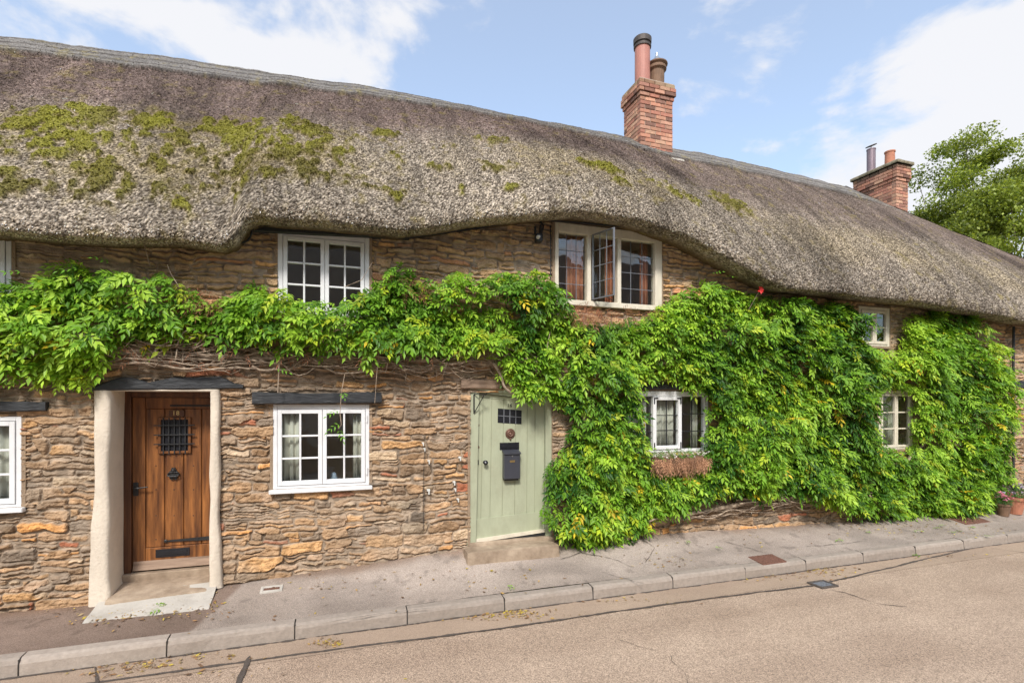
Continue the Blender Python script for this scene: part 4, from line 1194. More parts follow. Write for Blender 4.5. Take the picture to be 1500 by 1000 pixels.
for (x_, y_) in ((620, 649), (622, 657), (628.5, 675), (674, 670), (665.5, 706), (667, 716), (628, 718), (671, 731)):
    q = P(x_, y_, -.07); rz_ = random.uniform(-.6, .6)
    mb = MB(); s_ = random.uniform(.6, 1.05)
    mb.box(q.x - .020 * s_, q.x + .018 * s_, q.y - .012, q.y + .04, q.z - .010 * s_, q.z + .014 * s_, .004)
    mb.box(q.x - .008 * s_, q.x + .010 * s_, q.y - .018, q.y - .013, q.z - .045 * s_, q.z + .010, .003)
    mb.build("wall_plug", M['plug'], cottage)
cable([(621, 740), (620, 700), (622, 662)], -.055, .003, "wire")
cable([(620, 775), (620, 745), (622, 718)], -.055, .003, "wire")

# ------------------------------------------------------------------ road, kerb, pavement
def asphalt(name, c1_, c2_, agg=220, speck=.5, bumpd=.006, attr=False):
    m, n, l, b = nodes_of(name)
    t = n.new("ShaderNodeTexCoord")
    v = n.new("ShaderNodeTexVoronoi"); l.new(t.outputs['Object'], v.inputs['Vector']); v.inputs['Scale'].default_value = agg
    vc = n.new("ShaderNodeSeparateColor"); l.new(v.outputs['Color'], vc.inputs[0])
    n1_ = n.new("ShaderNodeTexNoise"); l.new(t.outputs['Object'], n1_.inputs['Vector']); n1_.inputs['Scale'].default_value = .9; n1_.inputs['Detail'].default_value = 8; n1_.inputs['Roughness'].default_value = .6
    mp_ = n.new("ShaderNodeMapping"); l.new(t.outputs['Object'], mp_.inputs[0]); mp_.inputs['Scale'].default_value = (.12, 1.1, 1)
    n2_ = n.new("ShaderNodeTexNoise"); l.new(mp_.outputs[0], n2_.inputs['Vector']); n2_.inputs['Scale'].default_value = 1.6; n2_.inputs['Detail'].default_value = 6
    av = n.new("ShaderNodeMath"); av.operation = 'ADD'; l.new(n1_.outputs['Fac'], av.inputs[0]); l.new(n2_.outputs['Fac'], av.inputs[1])
    mr = n.new("ShaderNodeMapRange"); l.new(av.outputs[0], mr.inputs[0]); mr.inputs[1].default_value = .75; mr.inputs[2].default_value = 1.25
    mx = n.new("ShaderNodeMix"); mx.data_type = 'RGBA'; l.new(mr.outputs[0], mx.inputs[0]); mx.inputs[6].default_value = (*c1_, 1); mx.inputs[7].default_value = (*c2_, 1)
    src = mx.outputs[2]
    if attr:
        at = n.new("ShaderNodeAttribute"); at.attribute_name = "Col"
        m2_ = n.new("ShaderNodeMix"); m2_.data_type = 'RGBA'; m2_.blend_type = 'MULTIPLY'; m2_.inputs[0].default_value = 1
        l.new(src, m2_.inputs[6]); l.new(at.outputs['Color'], m2_.inputs[7]); src = m2_.outputs[2]
    hs = n.new("ShaderNodeHueSaturation"); l.new(src, hs.inputs['Color'])
    sp = n.new("ShaderNodeMapRange"); l.new(vc.outputs[0], sp.inputs[0]); sp.inputs[3].default_value = 1 - speck; sp.inputs[4].default_value = 1 + speck
    l.new(sp.outputs[0], hs.inputs['Value']); l.new(hs.outputs[0], b.inputs['Base Color'])
    b.inputs['Roughness'].default_value = .88; b.inputs['Specular IOR Level'].default_value = .25
    bp = n.new("ShaderNodeBump"); bp.inputs['Strength'].default_value = .6; bp.inputs['Distance'].default_value = bumpd
    l.new(v.outputs['Distance'], bp.inputs['Height']); bp.invert = True; l.new(bp.outputs[0], b.inputs['Normal'])
    return m
M['road'] = asphalt('chip_seal', (.32, .235, .172), (.44, .335, .250), 130, .42)
M['pave'] = asphalt('pavement_asphalt', (.25, .205, .17), (.40, .335, .285), 190, .30, .004, attr=True)
M['ground'] = pm('grass_and_soil', (.06, .09, .025), .95, .3, 1.2, .4, 20, color2=(.11, .12, .05))

def pave_z(x, y):
    bx = [-14, -8, -3, -2.3, -1.15, .2, 1.48, 2.6, 5, 7.7, 11.5, 30]
    bz = [.05, .06, .055, .05, .10, .19, .265, .25, .19, .14, .13, .10]
    h = np.interp(x, bx, bz)
    t = np.clip((y + 1.0) / 1.0, 0, 1)
    return h * (t ** 1.6)
KY = -1.0
def sheet(name, x0, x1, y0, y1, z, mat, step=None, kind='structure'):
    m_ = MB().add([(x0, y0, z), (x1, y0, z), (x1, y1, z), (x0, y1, z)], [(0, 1, 2, 3)])
    o_ = m_.build(name, mat); o_["kind"] = kind; return o_
sheet("ground", -400, 600, -400, 600, -.17, M['ground'])
sheet("road", -60, 90, -7.6, KY + .02, -.135, M['road'])
Xp = axis([(-14, -4, .1), (-4, 4, .02), (4, 14, .03), (14, 40, .4)]); Yp = axis([(KY + .12, .05, .02), (.05, .4, .1)])
A, B = np.meshgrid(Xp, Yp, indexing='ij')
Zp = pave_z(A, B) + .006 * fbm(A, B, .5, 3, 140) + .002 * vn(A, B, .05, 143)
edge = sstep(.03, -.03, (A - (P(320, 890, 0).x)) * .55 - (-(B + .1)) * -.62 + .05)       # brown patch west of the oak door
pa = G(322, 886, .05); pb_ = G(262, 936, .0)
sl = (pb_.x - pa.x) / (pb_.y - pa.y)
bx_ = pa.x + (B - pa.y) * sl + .02 * vn(A, B, .15, 145)
left = sstep(.03, -.03, A - bx_)
cp = np.ones(A.shape + (3,))
cp = cp * (1 - left[..., None]) + np.array([.66, .58, .54]) * left[..., None]
soil = sstep(-.22, .0, B + .10 * fbm(A, B, .35, 3, 147) - .04)[..., None] * sstep(0, .6, .6 + fbm(A, B, .8, 2, 149))[..., None]
cp = cp * (1 - .7 * soil) + np.array([.62, .45, .32]) * .7 * soil
wet = sstep(.10, .55, fbm(A * .5, B, .45, 3, 151))[..., None]
cp = cp * (1 - .22 * wet)
spk = sstep(.35, .6, fbm(A, B, .12, 3, 155))[..., None]
cp = cp * (1 - .25 * spk)
pav = np_mesh("pavement", np.stack([A, B, Zp], -1).reshape(-1, 3), grid_faces(len(Xp), len(Yp)), M['pave'], None, np.clip(cp, 0, 2).reshape(-1, 3), smooth=True)
pav["kind"] = "structure"

# kerb: separate stones about a metre long with dark joints, as one run of kerb
kj = [-.40 - .995 * k for k in range(14, 0, -1)] + [-.40, .604, 1.59, 2.60, 3.62, 4.66, 5.62]
while kj[-1] < 34: kj.append(kj[-1] + 1.0)
mb = MB(); r_ = random.Random(4)
for i in range(len(kj) - 1):
    xa, xb = kj[i] + .006, kj[i + 1] - .006
    nseg = 12; dz = r_.uniform(-.006, .006); dy = r_.uniform(-.006, .006); v = r_.uniform(.88, 1.1); cc = (.335 * v, .285 * v, .24 * v)
    prof = [(KY + .0, -.15), (KY + .004, -.04), (KY + .016, -.012), (KY + .040, .002), (KY + .125, .006), (KY + .128, -.15)]
    vs = []
    for s_ in range(nseg + 1):
        x = xa + (xb - xa) * s_ / nseg
        for q, (y, z) in enumerate(prof):
            w = float(vn(np.array([x]), np.array([q * .3]), .16, 161)[0]) * .005
            e = .004 if s_ in (0, nseg) and q in (1, 2, 3) else 0
            vs.append((x, y + dy + (w if q < 3 else 0) + e, z + dz + (w * .6 if q in (2, 3) else 0) - e))
    n_ = len(prof)
    fs = [(s_ * n_ + q, s_ * n_ + q + 1, (s_ + 1) * n_ + q + 1, (s_ + 1) * n_ + q) for s_ in range(nseg) for q in range(n_ - 1)]
    fs += [tuple(range(n_)), tuple(nseg * n_ + q for q in range(n_))[::-1]]
    mb.add(vs, fs, cc)
    mb.box(kj[i + 1] - .006, kj[i + 1] + .006, KY + .012, KY + .12, -.15, -.006, col=(.05, .045, .04))
kb = mb.build("kerb", M['kerb'], colors=True); kb["kind"] = "structure"
# opposite side
sheet("pavement_opposite", -60, 90, -9.2, -7.6, -.02, M['concrete'])
# concrete channel beside the kerb, seams of tar
def strip(name, pts, w, z, mat, seed=0, wob=.01, vary=.35):
    pts = [Vector(p) for p in pts]; out_ = []
    for i in range(len(pts) - 1):
        m_ = max(2, int((pts[i + 1] - pts[i]).length / .025))
        for k in range(m_): out_.append(pts[i].lerp(pts[i + 1], k / m_))
    out_.append(pts[-1]); vs = []
    for k, p in enumerate(out_):
        t = (out_[min(k + 1, len(out_) - 1)] - out_[max(k - 1, 0)]).normalized(); nn = Vector((-t.y, t.x, 0))
        g = lambda q_, sc: float(vn(np.array([k * .025]), np.array([q_]), sc, seed)[0])
        p = p + nn * (wob * g(0.3, .3) + wob * .4 * g(2.3, .07))
        ww = w * (1 + vary * g(4.1, .09) + vary * g(7.7, .03))
        if k in (0, len(out_) - 1): ww *= .2
        vs += [(p.x + nn.x * ww / 2, p.y + nn.y * ww / 2, z), (p.x - nn.x * ww / 2, p.y - nn.y * ww / 2, z)]
    fs = [(2 * k, 2 * k + 1, 2 * k + 3, 2 * k + 2) for k in range(len(out_) - 1)]
    o_ = MB().add(vs, fs).build(name, mat); o_["kind"] = "structure"; return o_
zr = -.135
M['channel'] = asphalt('channel_concrete', (.33, .245, .18), (.43, .325, .24), 200, .2)
ch_ = sheet("road_channel", -14, 34, -1.36, KY - .0, zr + .004, M['channel'])
q1 = G(365, 968, zr); q2 = G(1196, 857, zr); q3 = G(1500, 785, zr); q0 = (-12, q1.y - .01, 0)
strip("tar_seam", [q0, (q1.x, q1.y, 0), G(700, 925, zr), G(1000, 882, zr), (q2.x, q2.y, 0), (q3.x, q3.y, 0), (34, q3.y, 0)], .030, zr + .008, M['tar'], 171)
strip("tar_seam", [(-12, KY - .012, 0), (34, KY - .012, 0)], .022, zr + .0085, M['tar'], 172, .006, .8)
strip("tar_seam", [G(366, 962, zr), G(357, 985, zr), G(345, 1010, zr), G(300, 1090, zr)], .035, zr + .012, M['tar'], 173)
strip("tar_seam", [G(140, 978, zr), G(142, 992, zr), G(144, 1004, zr)], .02, zr + .012, M['tar'], 177)
strip("tar_seam", [G(1205, 862, zr), G(1240, 868, zr), G(1262, 876, zr), G(1292, 885, zr), G(1330, 889, zr)], .008, zr + .004, M['tar'], 174, .015, .8)
strip("tar_seam", [G(1452, 803, zr), G(1475, 806, zr), G(1520, 812, zr), G(1700, 840, zr)], .012, zr + .004, M['tar'], 175)
strip("tar_seam", [G(905, 935, zr), G(935, 946, zr), G(960, 953, zr)], .004, zr + .004, M['tar'], 176, .02, .8)
strip("tar_seam", [G(980, 955, zr), G(985, 968, zr), G(1005, 985, zr), G(1010, 1010, zr)], .003, zr + .004, M['tar'], 178, .02, .8)
# crazing in the pavement
for k, pts_ in enumerate([[(820, 830), (850, 822), (905, 826), (930, 832)], [(880, 838), (915, 843), (945, 850)], [(940, 805), (960, 812), (948, 826)], [(1180, 800), (1240, 795), (1275, 790)], [(1060, 800), (1100, 805), (1130, 812)], [(480, 905), (560, 893), (640, 884)]]):
    L_ = []
    for (x_, y_) in pts_:
        g_ = G(x_, y_, .04); L_.append((g_.x, g_.y, 0))
    oo = strip("pavement_crack", L_, .005, 0, M['tar'], 181 + k, .02, .8)
    for v_ in oo.data.vertices: v_.co.z = float(pave_z(np.array([v_.co.x]), np.array([v_.co.y]))[0]) + .010

# ---- covers and apron
def plate(name, label, cat, px, py, w, d_, z, mat, rot=0, frame=None, ribs=0):
    g_ = G(px, py, z); t = thing(name, label, cat, (g_.x, g_.y, z))
    m_ = MB(); zt_p = lambda y_: (float(pave_z(np.array([g_.x]), np.array([y_]))[0]) - z if z > -.05 else 0); m_.w = lambda p_: Vector((p_.x, p_.y, p_.z + zt_p(p_.y))); m_.box(g_.x - w / 2, g_.x + w / 2, g_.y - d_ / 2, g_.y + d_ / 2, z - .03, z + .008, .003)
    if frame:
        f = .03; m2 = MB(m_.w)
        for (a_, b_, c_, e_) in ((-w / 2 - f, -w / 2, -d_ / 2 - f, d_ / 2 + f), (w / 2, w / 2 + f, -d_ / 2 - f, d_ / 2 + f), (-w / 2, w / 2, -d_ / 2 - f, -d_ / 2), (-w / 2, w / 2, d_ / 2, d_ / 2 + f)):
            m2.box(g_.x + a_, g_.x + b_, g_.y + c_, g_.y + e_, z - .03, z + .016, .004)
        m2.build("frame", frame, t)
    if ribs:
        nx_ = int(w / ribs); ny_ = int(d_ / ribs)
        for i in range(nx_):
            for j in range(ny_):
                x = g_.x - w / 2 + (i + .5) * w / nx_; y = g_.y - d_ / 2 + (j + .5) * d_ / ny_
                if (i + j) % 2: m_.box(x - ribs * .32, x + ribs * .32, y - ribs * .12, y + ribs * .12, z + .010, z + .0135)
                else: m_.box(x - ribs * .12, x + ribs * .12, y - ribs * .32, y + ribs * .32, z + .010, z + .0135)
    m_.build("lid", mat, t)
    return t
gz = lambda px, py: float(pave_z(np.array([G(px, py, .08).x]), np.array([G(px, py, .08).y]))[0])
plate("stopcock_cover", "small rusty stopcock cover in a concrete frame by the foot of the wall", "cover", 398, 861, .15, .055, gz(398, 861) + .004, M['rust'], frame=M['concrete'], ribs=.02)
plate("meter_cover", "rusty square cover in the pavement close to the kerb stones", "cover", 1124, 820, .38, .24, gz(1122, 820) + .002, M['rust'], ribs=.04)["group"] = "rusty covers in the pavement"
plate("meter_cover", "rusty cover in the pavement under the far end of the wisteria", "cover", 1412, 759, .60, .42, gz(1412, 759) + .002, M['rust'], ribs=.05)["group"] = "rusty covers in the pavement"
plate("drain_cover", "dark worn metal drain cover at the edge of the road", "cover", 1205, 856, .20, .15, zr + .002, M['lead'], frame=M['tar'], ribs=.035)
# pale concrete apron in front of the oak door
def apron(pts_px, seed, n=26):
    qs = [G(x_, y_, .06) for x_, y_ in pts_px]
    A0, A1, A2, A3 = qs                      # near-left, near-right, far-right, far-left
    vs = []
    for i in range(n + 1):
        for j in range(9):
            a_ = A0.lerp(A1, i / n); b_ = A3.lerp(A2, i / n); p = a_.lerp(b_, j / 8)
            if j == 0: p = p + Vector((0, .02 * float(vn(np.array([p.x]), np.array([0.]), .12, seed)[0]), 0))
            h_ = .014 if 0 < j else .0
            z_ = float(pave_z(np.array([p.x]), np.array([p.y]))[0]) + h_ + .003 * float(vn(np.array([p.x]), np.array([p.y]), .06, seed)[0]) + max(0, (p.y + .25)) * .12
            vs.append((p.x, p.y, z_))
    fs = [(i * 9 + j, (i + 1) * 9 + j, (i + 1) * 9 + j + 1, i * 9 + j + 1) for i in range(n) for j in range(8)]
    o_ = MB().add(vs, fs).build("door_apron", M['concrete'], None, True); o_["kind"] = "structure"
apron([(120, 907), (306, 888), (320, 862), (150, 880)], 191)

# ------------------------------------------------------------------ wisteria
def leaves(name, pos, dirs, nrm, size, nl, cols, mat, parent, lw=.30, droop=.5, llen=.33):
    """compound leaves: pos, dirs, nrm (N,3); nl leaflets each; one mesh"""
    n_ = len(pos)
    dirs = dirs / np.linalg.norm(dirs, axis=1, keepdims=True)
    nrm = nrm - (nrm * dirs).sum(1, keepdims=True) * dirs; nrm /= np.linalg.norm(nrm, axis=1, keepdims=True)
    side = np.cross(dirs, nrm)
    V = []; C = []
    grav = np.array([0, 0, -1.0])
    npairs = nl // 2
    for k in range(nl):
        term = k == nl - 1
        pr = k // 2; sg = 1 if k % 2 else -1
        t = 1.0 if term else .22 + .74 * (pr + .5 * (sg > 0) * .15) / npairs
        base_ = pos + dirs * (size * t)[:, None] + grav * (size * droop * t * t * .55)[:, None]
        a = 0 if term else math.radians(62 - 26 * t)
        j1 = rng.normal(0, .16, (n_, 1))
        ld = dirs * math.cos(a) + side * sg * math.sin(a) + grav * (droop * (.22 + .7 * t)) + nrm * j1 + side * rng.normal(0, .1, (n_, 1))
        ld /= np.linalg.norm(ld, axis=1, keepdims=True)
        ln = nrm + rng.normal(0, .22, (n_, 3)); ln = ln - (ln * ld).sum(1, keepdims=True) * ld; ln /= np.linalg.norm(ln, axis=1, keepdims=True)
        ls = np.cross(ld, ln)
        L_ = (size * llen * (1 - .25 * abs(t - .55)) * rng.uniform(.85, 1.15, n_))[:, None]; W_ = L_ * lw * .5
        b_ = base_
        V.append(np.stack([b_, b_ + ld * L_ * .42 + ls * W_ + ln * L_ * .03, b_ + ld * L_ * .45 - ln * L_ * .035, b_ + ld * L_ * .42 - ls * W_ + ln * L_ * .03, b_ + ld * L_ + grav * L_ * .12], 1))
        cc_ = cols * rng.uniform(.84, 1.16, (n_, 1))
        C.append(np.repeat(cc_[:, None], 5, 1))
    V = np.concatenate(V).reshape(-1, 3); C = np.concatenate(C).reshape(-1, 3)
    m_ = len(V) // 5; i5 = np.arange(m_)[:, None] * 5
    F = np.concatenate([i5 + np.array([[0, 1, 2]]), i5 + np.array([[0, 2, 3]]), i5 + np.array([[1, 4, 2]]), i5 + np.array([[2, 4, 3]])])
    return np_mesh(name, V, F, mat, parent, np.clip(C, .004, .8), smooth=False)

PW = -.22
def wp(pts): return [(P(x, y, PW).x, P(x, y, PW).z) for x, y in pts]
outline = wp([(-330, 400), (-60, 395), (30, 402), (55, 395), (90, 380), (125, 392), (165, 385), (205, 402), (240, 398), (262, 422), (290, 432), (330, 424), (362, 408), (395, 414), (430, 430), (470, 437), (520, 430), (545, 415), (562, 395), (590, 385), (618, 392), (640, 412), (665, 400), (700, 402), (740, 395), (765, 388), (800, 396), (822, 415), (836, 440),
              (850, 462), (900, 474), (950, 462), (975, 440), (1005, 425), (1035, 410), (1062, 418), (1090, 422), (1120, 432), (1165, 432), (1215, 436), (1250, 445), (1270, 462), (1276, 500), (1300, 512), (1325, 508), (1334, 480), (1348, 458), (1385, 450), (1425, 450), (1448, 462), (1452, 492), (1478, 508), (1482, 530), (1502, 542), (1490, 558),
              (1486, 590), (1490, 620), (1480, 650), (1482, 690), (1476, 722), (1484, 738), (1440, 750), (1380, 752), (1300, 758), (1255, 750), (1225, 742), (1190, 728), (1150, 726), (1110, 728), (1080, 722), (1040, 728), (1005, 738), (985, 760), (955, 775), (925, 792), (880, 806), (845, 798), (812, 780), (803, 750), (812, 715), (803, 690), (835, 655), (842, 625), (822, 598), (800, 580), (770, 578), (752, 560),
              (738, 540), (725, 525), (690, 520), (640, 522), (600, 515), (560, 530), (515, 536), (470, 505), (430, 520), (392, 512), (350, 498), (300, 498), (250, 505), (200, 500), (170, 500), (150, 540), (120, 562), (60, 562), (0, 552), (-330, 560)])
holes = [wp([(941, 572), (980, 560), (1012, 562), (1040, 576), (1046, 610), (1040, 655), (1028, 672), (1030, 690), (965, 690), (950, 668), (945, 610)]),
         wp([(1290, 574), (1310, 566), (1336, 570), (1346, 585), (1346, 650), (1330, 660), (1290, 655), (1284, 620)]),
         wp([(1281, 450), (1300, 444), (1334, 448), (1330, 500), (1300, 506), (1283, 500)]),
         wp([(940, 552), (1000, 548), (1012, 566), (940, 568)])]
def field(x, z):
    """inside mask and distance to the border"""
    m_ = inpoly(x, z, outline); d_ = dpoly(x, z, outline)
    for h_ in holes: m_ &= ~inpoly(x, z, h_); d_ = np.minimum(d_, dpoly(x, z, h_))
    return m_, d_
wist = thing("wisteria", "leafy green wisteria trained along the cottage wall round the doors and windows", "climber", (3.3, -.12, .2))
ox = [p[0] for p in outline]; oz = [p[1] for p in outline]
nc = 46000
cxs = rng.uniform(min(ox), max(ox), nc); czs = rng.uniform(min(oz), max(oz), nc)
jx, jz = cxs + .05 * vn(cxs, czs, .2, 201), czs + .05 * vn(cxs, czs, .2, 203)
ins, dd = field(jx, jz)
# leaves sit in drifts: overlapping clumps with darker gaps between, thinner where the bare stems show
clump = fbm(cxs, czs * 1.5, .42, 3, 205)
dens = np.clip(.75 + .7 * clump, .25, 1)
leftm = cxs < P(735, 500, 0).x
lowband = sstep(P(400, 490, PW).z, P(400, 520, PW).z, czs) * leftm
dens *= 1 - .82 * np.where(leftm, sstep(2.70, 2.52, czs), 0) * (cxs > P(160, 500, 0).x)
dens *= np.where(leftm, 1, .86)
keep = ins & (rng.random(nc) < dens)
x_, z_, d_ = cxs[keep], czs[keep], dd[keep]
n_ = len(x_)
thick = (.08 + .30 * np.clip(.5 + 1.1 * fbm(x_, z_ * 1.5, .5, 3, 207), 0, 1)) * np.clip(.35 + d_ / .22, 0, 1)
fdep = np.sqrt(rng.random(n_))
ydep = -.04 - thick * fdep
keepn = 11500
sel = rng.permutation(n_)[:keepn]
x_, z_, d_, fdep, ydep = x_[sel], z_[sel], d_[sel], fdep[sel], ydep[sel]; n_ = len(x_)
print("wisteria leaves", n_)
hd = rng.normal(0, .75, n_) - .15
dirs = np.stack([hd, -rng.uniform(.25, 1.0, n_), rng.normal(-.22, .38, n_)], 1)
nrm = np.stack([rng.normal(0, .30, n_), -rng.uniform(.45, 1.0, n_), rng.uniform(.35, 1.05, n_)], 1)
size = rng.uniform(.15, .28, n_) * np.where(d_ < .06, .8, 1.0)
pos = np.stack([x_, ydep, z_], 1) - dirs / np.linalg.norm(dirs, axis=1, keepdims=True) * (size * .45)[:, None]
pos[:, 1] = np.minimum(pos[:, 1], -.03)
g1 = np.array([.026, .095, .009]); g2 = np.array([.165, .34, .022]); g3 = np.array([.38, .57, .050]); g4 = np.array([.42, .52, .03]); g5 = np.array([.68, .50, .03])
v = np.clip(.46 + .5 * fbm(x_, z_, .45, 3, 211) + rng.normal(0, .26, n_), 0, 1)
v += np.where(x_ > 8, .10, 0) + np.where(leftm[keep][sel], .12, 0)
def lerp3(v):
    v = np.clip(v, 0, 1)[:, None]
    return np.where(v < .5, g1 + (g2 - g1) * v * 2, g2 + (g3 - g2) * (v - .5) * 2)
cols = lerp3(v)
yl_ = (rng.random(n_) < .045 + .05 * (fbm(x_, z_, .5, 2, 213) > .25) + .08 * ((x_ > 2.5) & (x_ < 4) & (z_ < 1.6)))[:, None]
cols = np.where(yl_, g4 * rng.uniform(.6, 1.1, (n_, 1)), cols)
yy_ = (rng.random(n_) < .007)[:, None]; cols = np.where(yy_, g5, cols)
hA = rng.random(n_) < .5
nearm = np.ones(n_, bool)
lf = leaves("foliage", pos[hA], dirs[hA], nrm[hA], size[hA], 11, cols[hA], M['leaf'], wist, .40, .42, .36)
lf2 = leaves("foliage", pos[~hA], dirs[~hA], nrm[~hA], size[~hA], 9, cols[~hA], M['leaf'], wist, .44, .42, .38)

# stems
def wander(p0, p1, n=14, amp=.06, yamp=.03, seed=0):
    p0 = Vector(p0); p1 = Vector(p1); L_ = (p1 - p0).length; out_ = []
    for k in range(n + 1):
        t = k / n; e = math.sin(math.pi * t) ** .5 if 0 < t < 1 else 0
        w1 = float(vn(np.array([t * L_]), np.array([seed * 1.7]), .45, 221)[0]); w2 = float(vn(np.array([t * L_]), np.array([seed * 2.9 + 5]), .14, 223)[0]); w3 = float(vn(np.array([t * L_]), np.array([seed * 4.1 + 9]), .3, 225)[0])
        p = p0.lerp(p1, t); out_.append(Vector((p.x, min(-.025, p.y + yamp * w3), p.z + e * (amp * w1 + amp * .35 * w2))))
    return out_
def W3(px, py, y=-.09): return P(px, py, y)
mb = MB(); rs = random.Random(21)
def twig(a_, b_, r0, amp=.07, y=-.09, sd=None):
    pa_ = wander(a_, b_, max(6, int((Vector(b_) - Vector(a_)).length / .07)), amp, .04, sd if sd is not None else rs.random() * 50)
    n__ = len(pa_); mb.tube(pa_, [r0 * (1 - .55 * k / n__) for k in range(n__)], 5)
for k in range(95):
    xa = rs.uniform(-3.6, 1.6); L_ = rs.uniform(.5, 2.0); zc = 2.50 + rs.gauss(0, .055) + .06 * math.sin(xa * 1.3)
    twig((xa, -rs.uniform(.03, .15), zc), (min(xa + L_, 2.4), -rs.uniform(.05, .20), zc + rs.uniform(-.12, .10)), rs.choice([.005, .007, .009, .012, .016]), rs.uniform(.04, .16))
for k in range(70):                                                    # the knots west of and over the left window
    cx__, cy__ = rs.choice([(190, 505), (235, 512), (285, 520), (310, 500), (520, 520), (560, 528), (620, 520), (680, 515), (600, 535)])
    a_ = W3(cx__ + rs.uniform(-60, 40), cy__ + rs.uniform(-14, 22), -rs.uniform(.06, .18)); b_ = W3(cx__ + rs.uniform(0, 110), cy__ + rs.uniform(-20, 26), -rs.uniform(.05, .18))
    twig(a_, b_, rs.choice([.004, .006, .008]), rs.uniform(.10, .28))
for k in range(26):                                                    # loose loops hanging under the band
    cx__ = rs.uniform(470, 700); t_ = W3(cx__, rs.uniform(480, 500), -.1); b_ = W3(cx__ + rs.uniform(-50, 50), rs.uniform(525, 562), -.14)
    twig(t_, b_, .0035, .03)
for k in range(70):                                                    # low bare stems at the foot of the right-hand growth
    xa = rs.uniform(3.6, 8.2); L_ = rs.uniform(.6, 2.2); base_z = np.interp(xa, [3.6, 4.6, 6, 8.2], [.42, .50, .58, .56])
    twig((xa, -rs.uniform(.03, .16), base_z + rs.gauss(0, .05)), (min(xa + L_, 9.6), -rs.uniform(.03, .16), base_z + rs.gauss(.02, .07)), rs.choice([.005, .007, .010, .014]), rs.uniform(.04, .12))
for k in range(90):                                                    # framework behind the leaves
    xa = rs.uniform(2.2, 11.2); za_ = rs.uniform(.5, 3.1)
    for _ in range(1):
        xb = xa + rs.uniform(-.9, .9); zb_2 = za_ + rs.uniform(.2, .9)
        i1, d1 = field(np.array([xa, xb, (xa + xb) / 2]), np.array([za_, zb_2, (za_ + zb_2) / 2]))
        if i1.all(): twig((xa, -.05, za_), (xb, -.07, zb_2), rs.choice([.005, .008, .012]), .08)
stems = mb.build("vines", M['vine'], wist, True)
mb = MB()
def trunk(pts, r):
    pts = [Vector(p) for p in pts]; out_ = []
    for i in range(len(pts) - 1):
        for k in range(6): out_.append(pts[i].lerp(pts[i + 1], k / 6))
    out_.append(pts[-1])
    for _ in range(3): out_ = [out_[0]] + [(out_[j - 1] + out_[j] * 2 + out_[j + 1]) / 4 for j in range(1, len(out_) - 1)] + [out_[-1]]
    n__ = len(out_); mb.tube(out_, [r * (1 - .5 * k / n__) * (1 + .1 * math.sin(k * 1.7)) for k in range(n__)], 10)
trunk([(3.35, -.13, .18), (3.25, -.10, .7), (3.05, -.08, 1.2), (2.95, -.08, 1.9), (2.6, -.10, 2.35), (1.8, -.09, 2.47), (.6, -.08, 2.50), (-.9, -.09, 2.46), (-2.4, -.08, 2.52), (-3.8, -.09, 2.5), (-5.4, -.09, 2.5)], .042)
trunk([(3.45, -.12, .18), (3.9, -.10, .42), (5.0, -.09, .52), (6.2, -.09, .60), (7.5, -.09, .62), (8.6, -.08, .9), (9.6, -.08, 1.6), (9.8, -.08, 2.5)], .036)
trunk([(3.28, -.16, .18), (3.3, -.13, .9), (3.15, -.1, 1.9), (3.6, -.09, 2.45), (4.6, -.09, 2.62), (6.6, -.09, 2.7), (8.3, -.09, 2.6)], .034)
pl = [P(x, y, -.16) for x, y in ((722, 530), (733, 548), (738, 566), (750, 577), (766, 579), (784, 570), (800, 560))]
trunk(pl, .018)
mb.build("trunk", M['vine'], wist, True)
# whips hanging free with a few small leaves
mb = MB(); lp, ld_, ln_, lc_ = [], [], [], []
for (pts_, r0) in (([(412, 500), (409, 530), (407, 575)], .006), ([(505, 548), (500, 575), (498, 605), (500, 622), (496, 628)], .004), ([(556, 510), (552, 545), (549, 590)], .003), ([(262, 420), (250, 400), (245, 388)], .003), ([(207, 345), (214, 368), (220, 390)], .004), ([(545, 385), (530, 410), (505, 420)], .003),
                   ([(180, 455), (150, 475), (110, 492)], .005), ([(120, 490), (70, 515), (30, 525)], .006), ([(800, 520), (803, 500), (806, 486)], .004)):
    Q = [W3(x, y, -.20) for x, y in pts_]; MB().tube(Q, r0, 5).build("shoot", M['vine'], wist)
for (x, y) in ((498, 600), (500, 620), (495, 628), (502, 575), (403, 540), (409, 520), (405, 515), (120, 395), (165, 388), (37, 398), (585, 392), (1040, 402), (1060, 405), (1500, 548), (1494, 540), (612, 395)):
    p = W3(x, y, -.22); lp.append(p); ld_.append((rs.uniform(-1, 1), -.5, rs.uniform(-.3, .5))); ln_.append((0, -.7, .7)); lc_.append((.16, .36, .03))
leaves("foliage", np.array(lp), np.array(ld_), np.array(ln_), np.full(len(lp), .17), 7, np.array(lc_), M['leaf'], wist)
# withered growth under the leaded window and dry leaves caught among the stems
nD = 340
pxs = np.concatenate([rng.uniform(836, 880, 100), rng.uniform(880, 968, 40), rng.uniform(590, 640, 60), rng.uniform(270, 320, 60), rng.uniform(180, 740, 80)])
pys = np.concatenate([rng.uniform(448, 470, 100), rng.uniform(452, 468, 40), rng.uniform(405, 432, 60), rng.uniform(430, 455, 60), rng.uniform(490, 530, 80)])
lp = np.array([W3(a_, b_, -rng.uniform(.06, .26)) for a_, b_ in zip(pxs, pys)])
leaves("withered_growth", lp, np.stack([rng.normal(0, 1, nD), -rng.uniform(.1, .8, nD), rng.normal(-.5, .6, nD)], 1), np.stack([rng.normal(0, .5, nD), -np.ones(nD), rng.normal(.2, .5, nD)], 1), rng.uniform(.06, .13, nD), 7, np.array([.36, .17, .10]) * rng.uniform(.5, 1.5, (nD, 1)), M['deadleaf'], wist, .12, .8, .5)
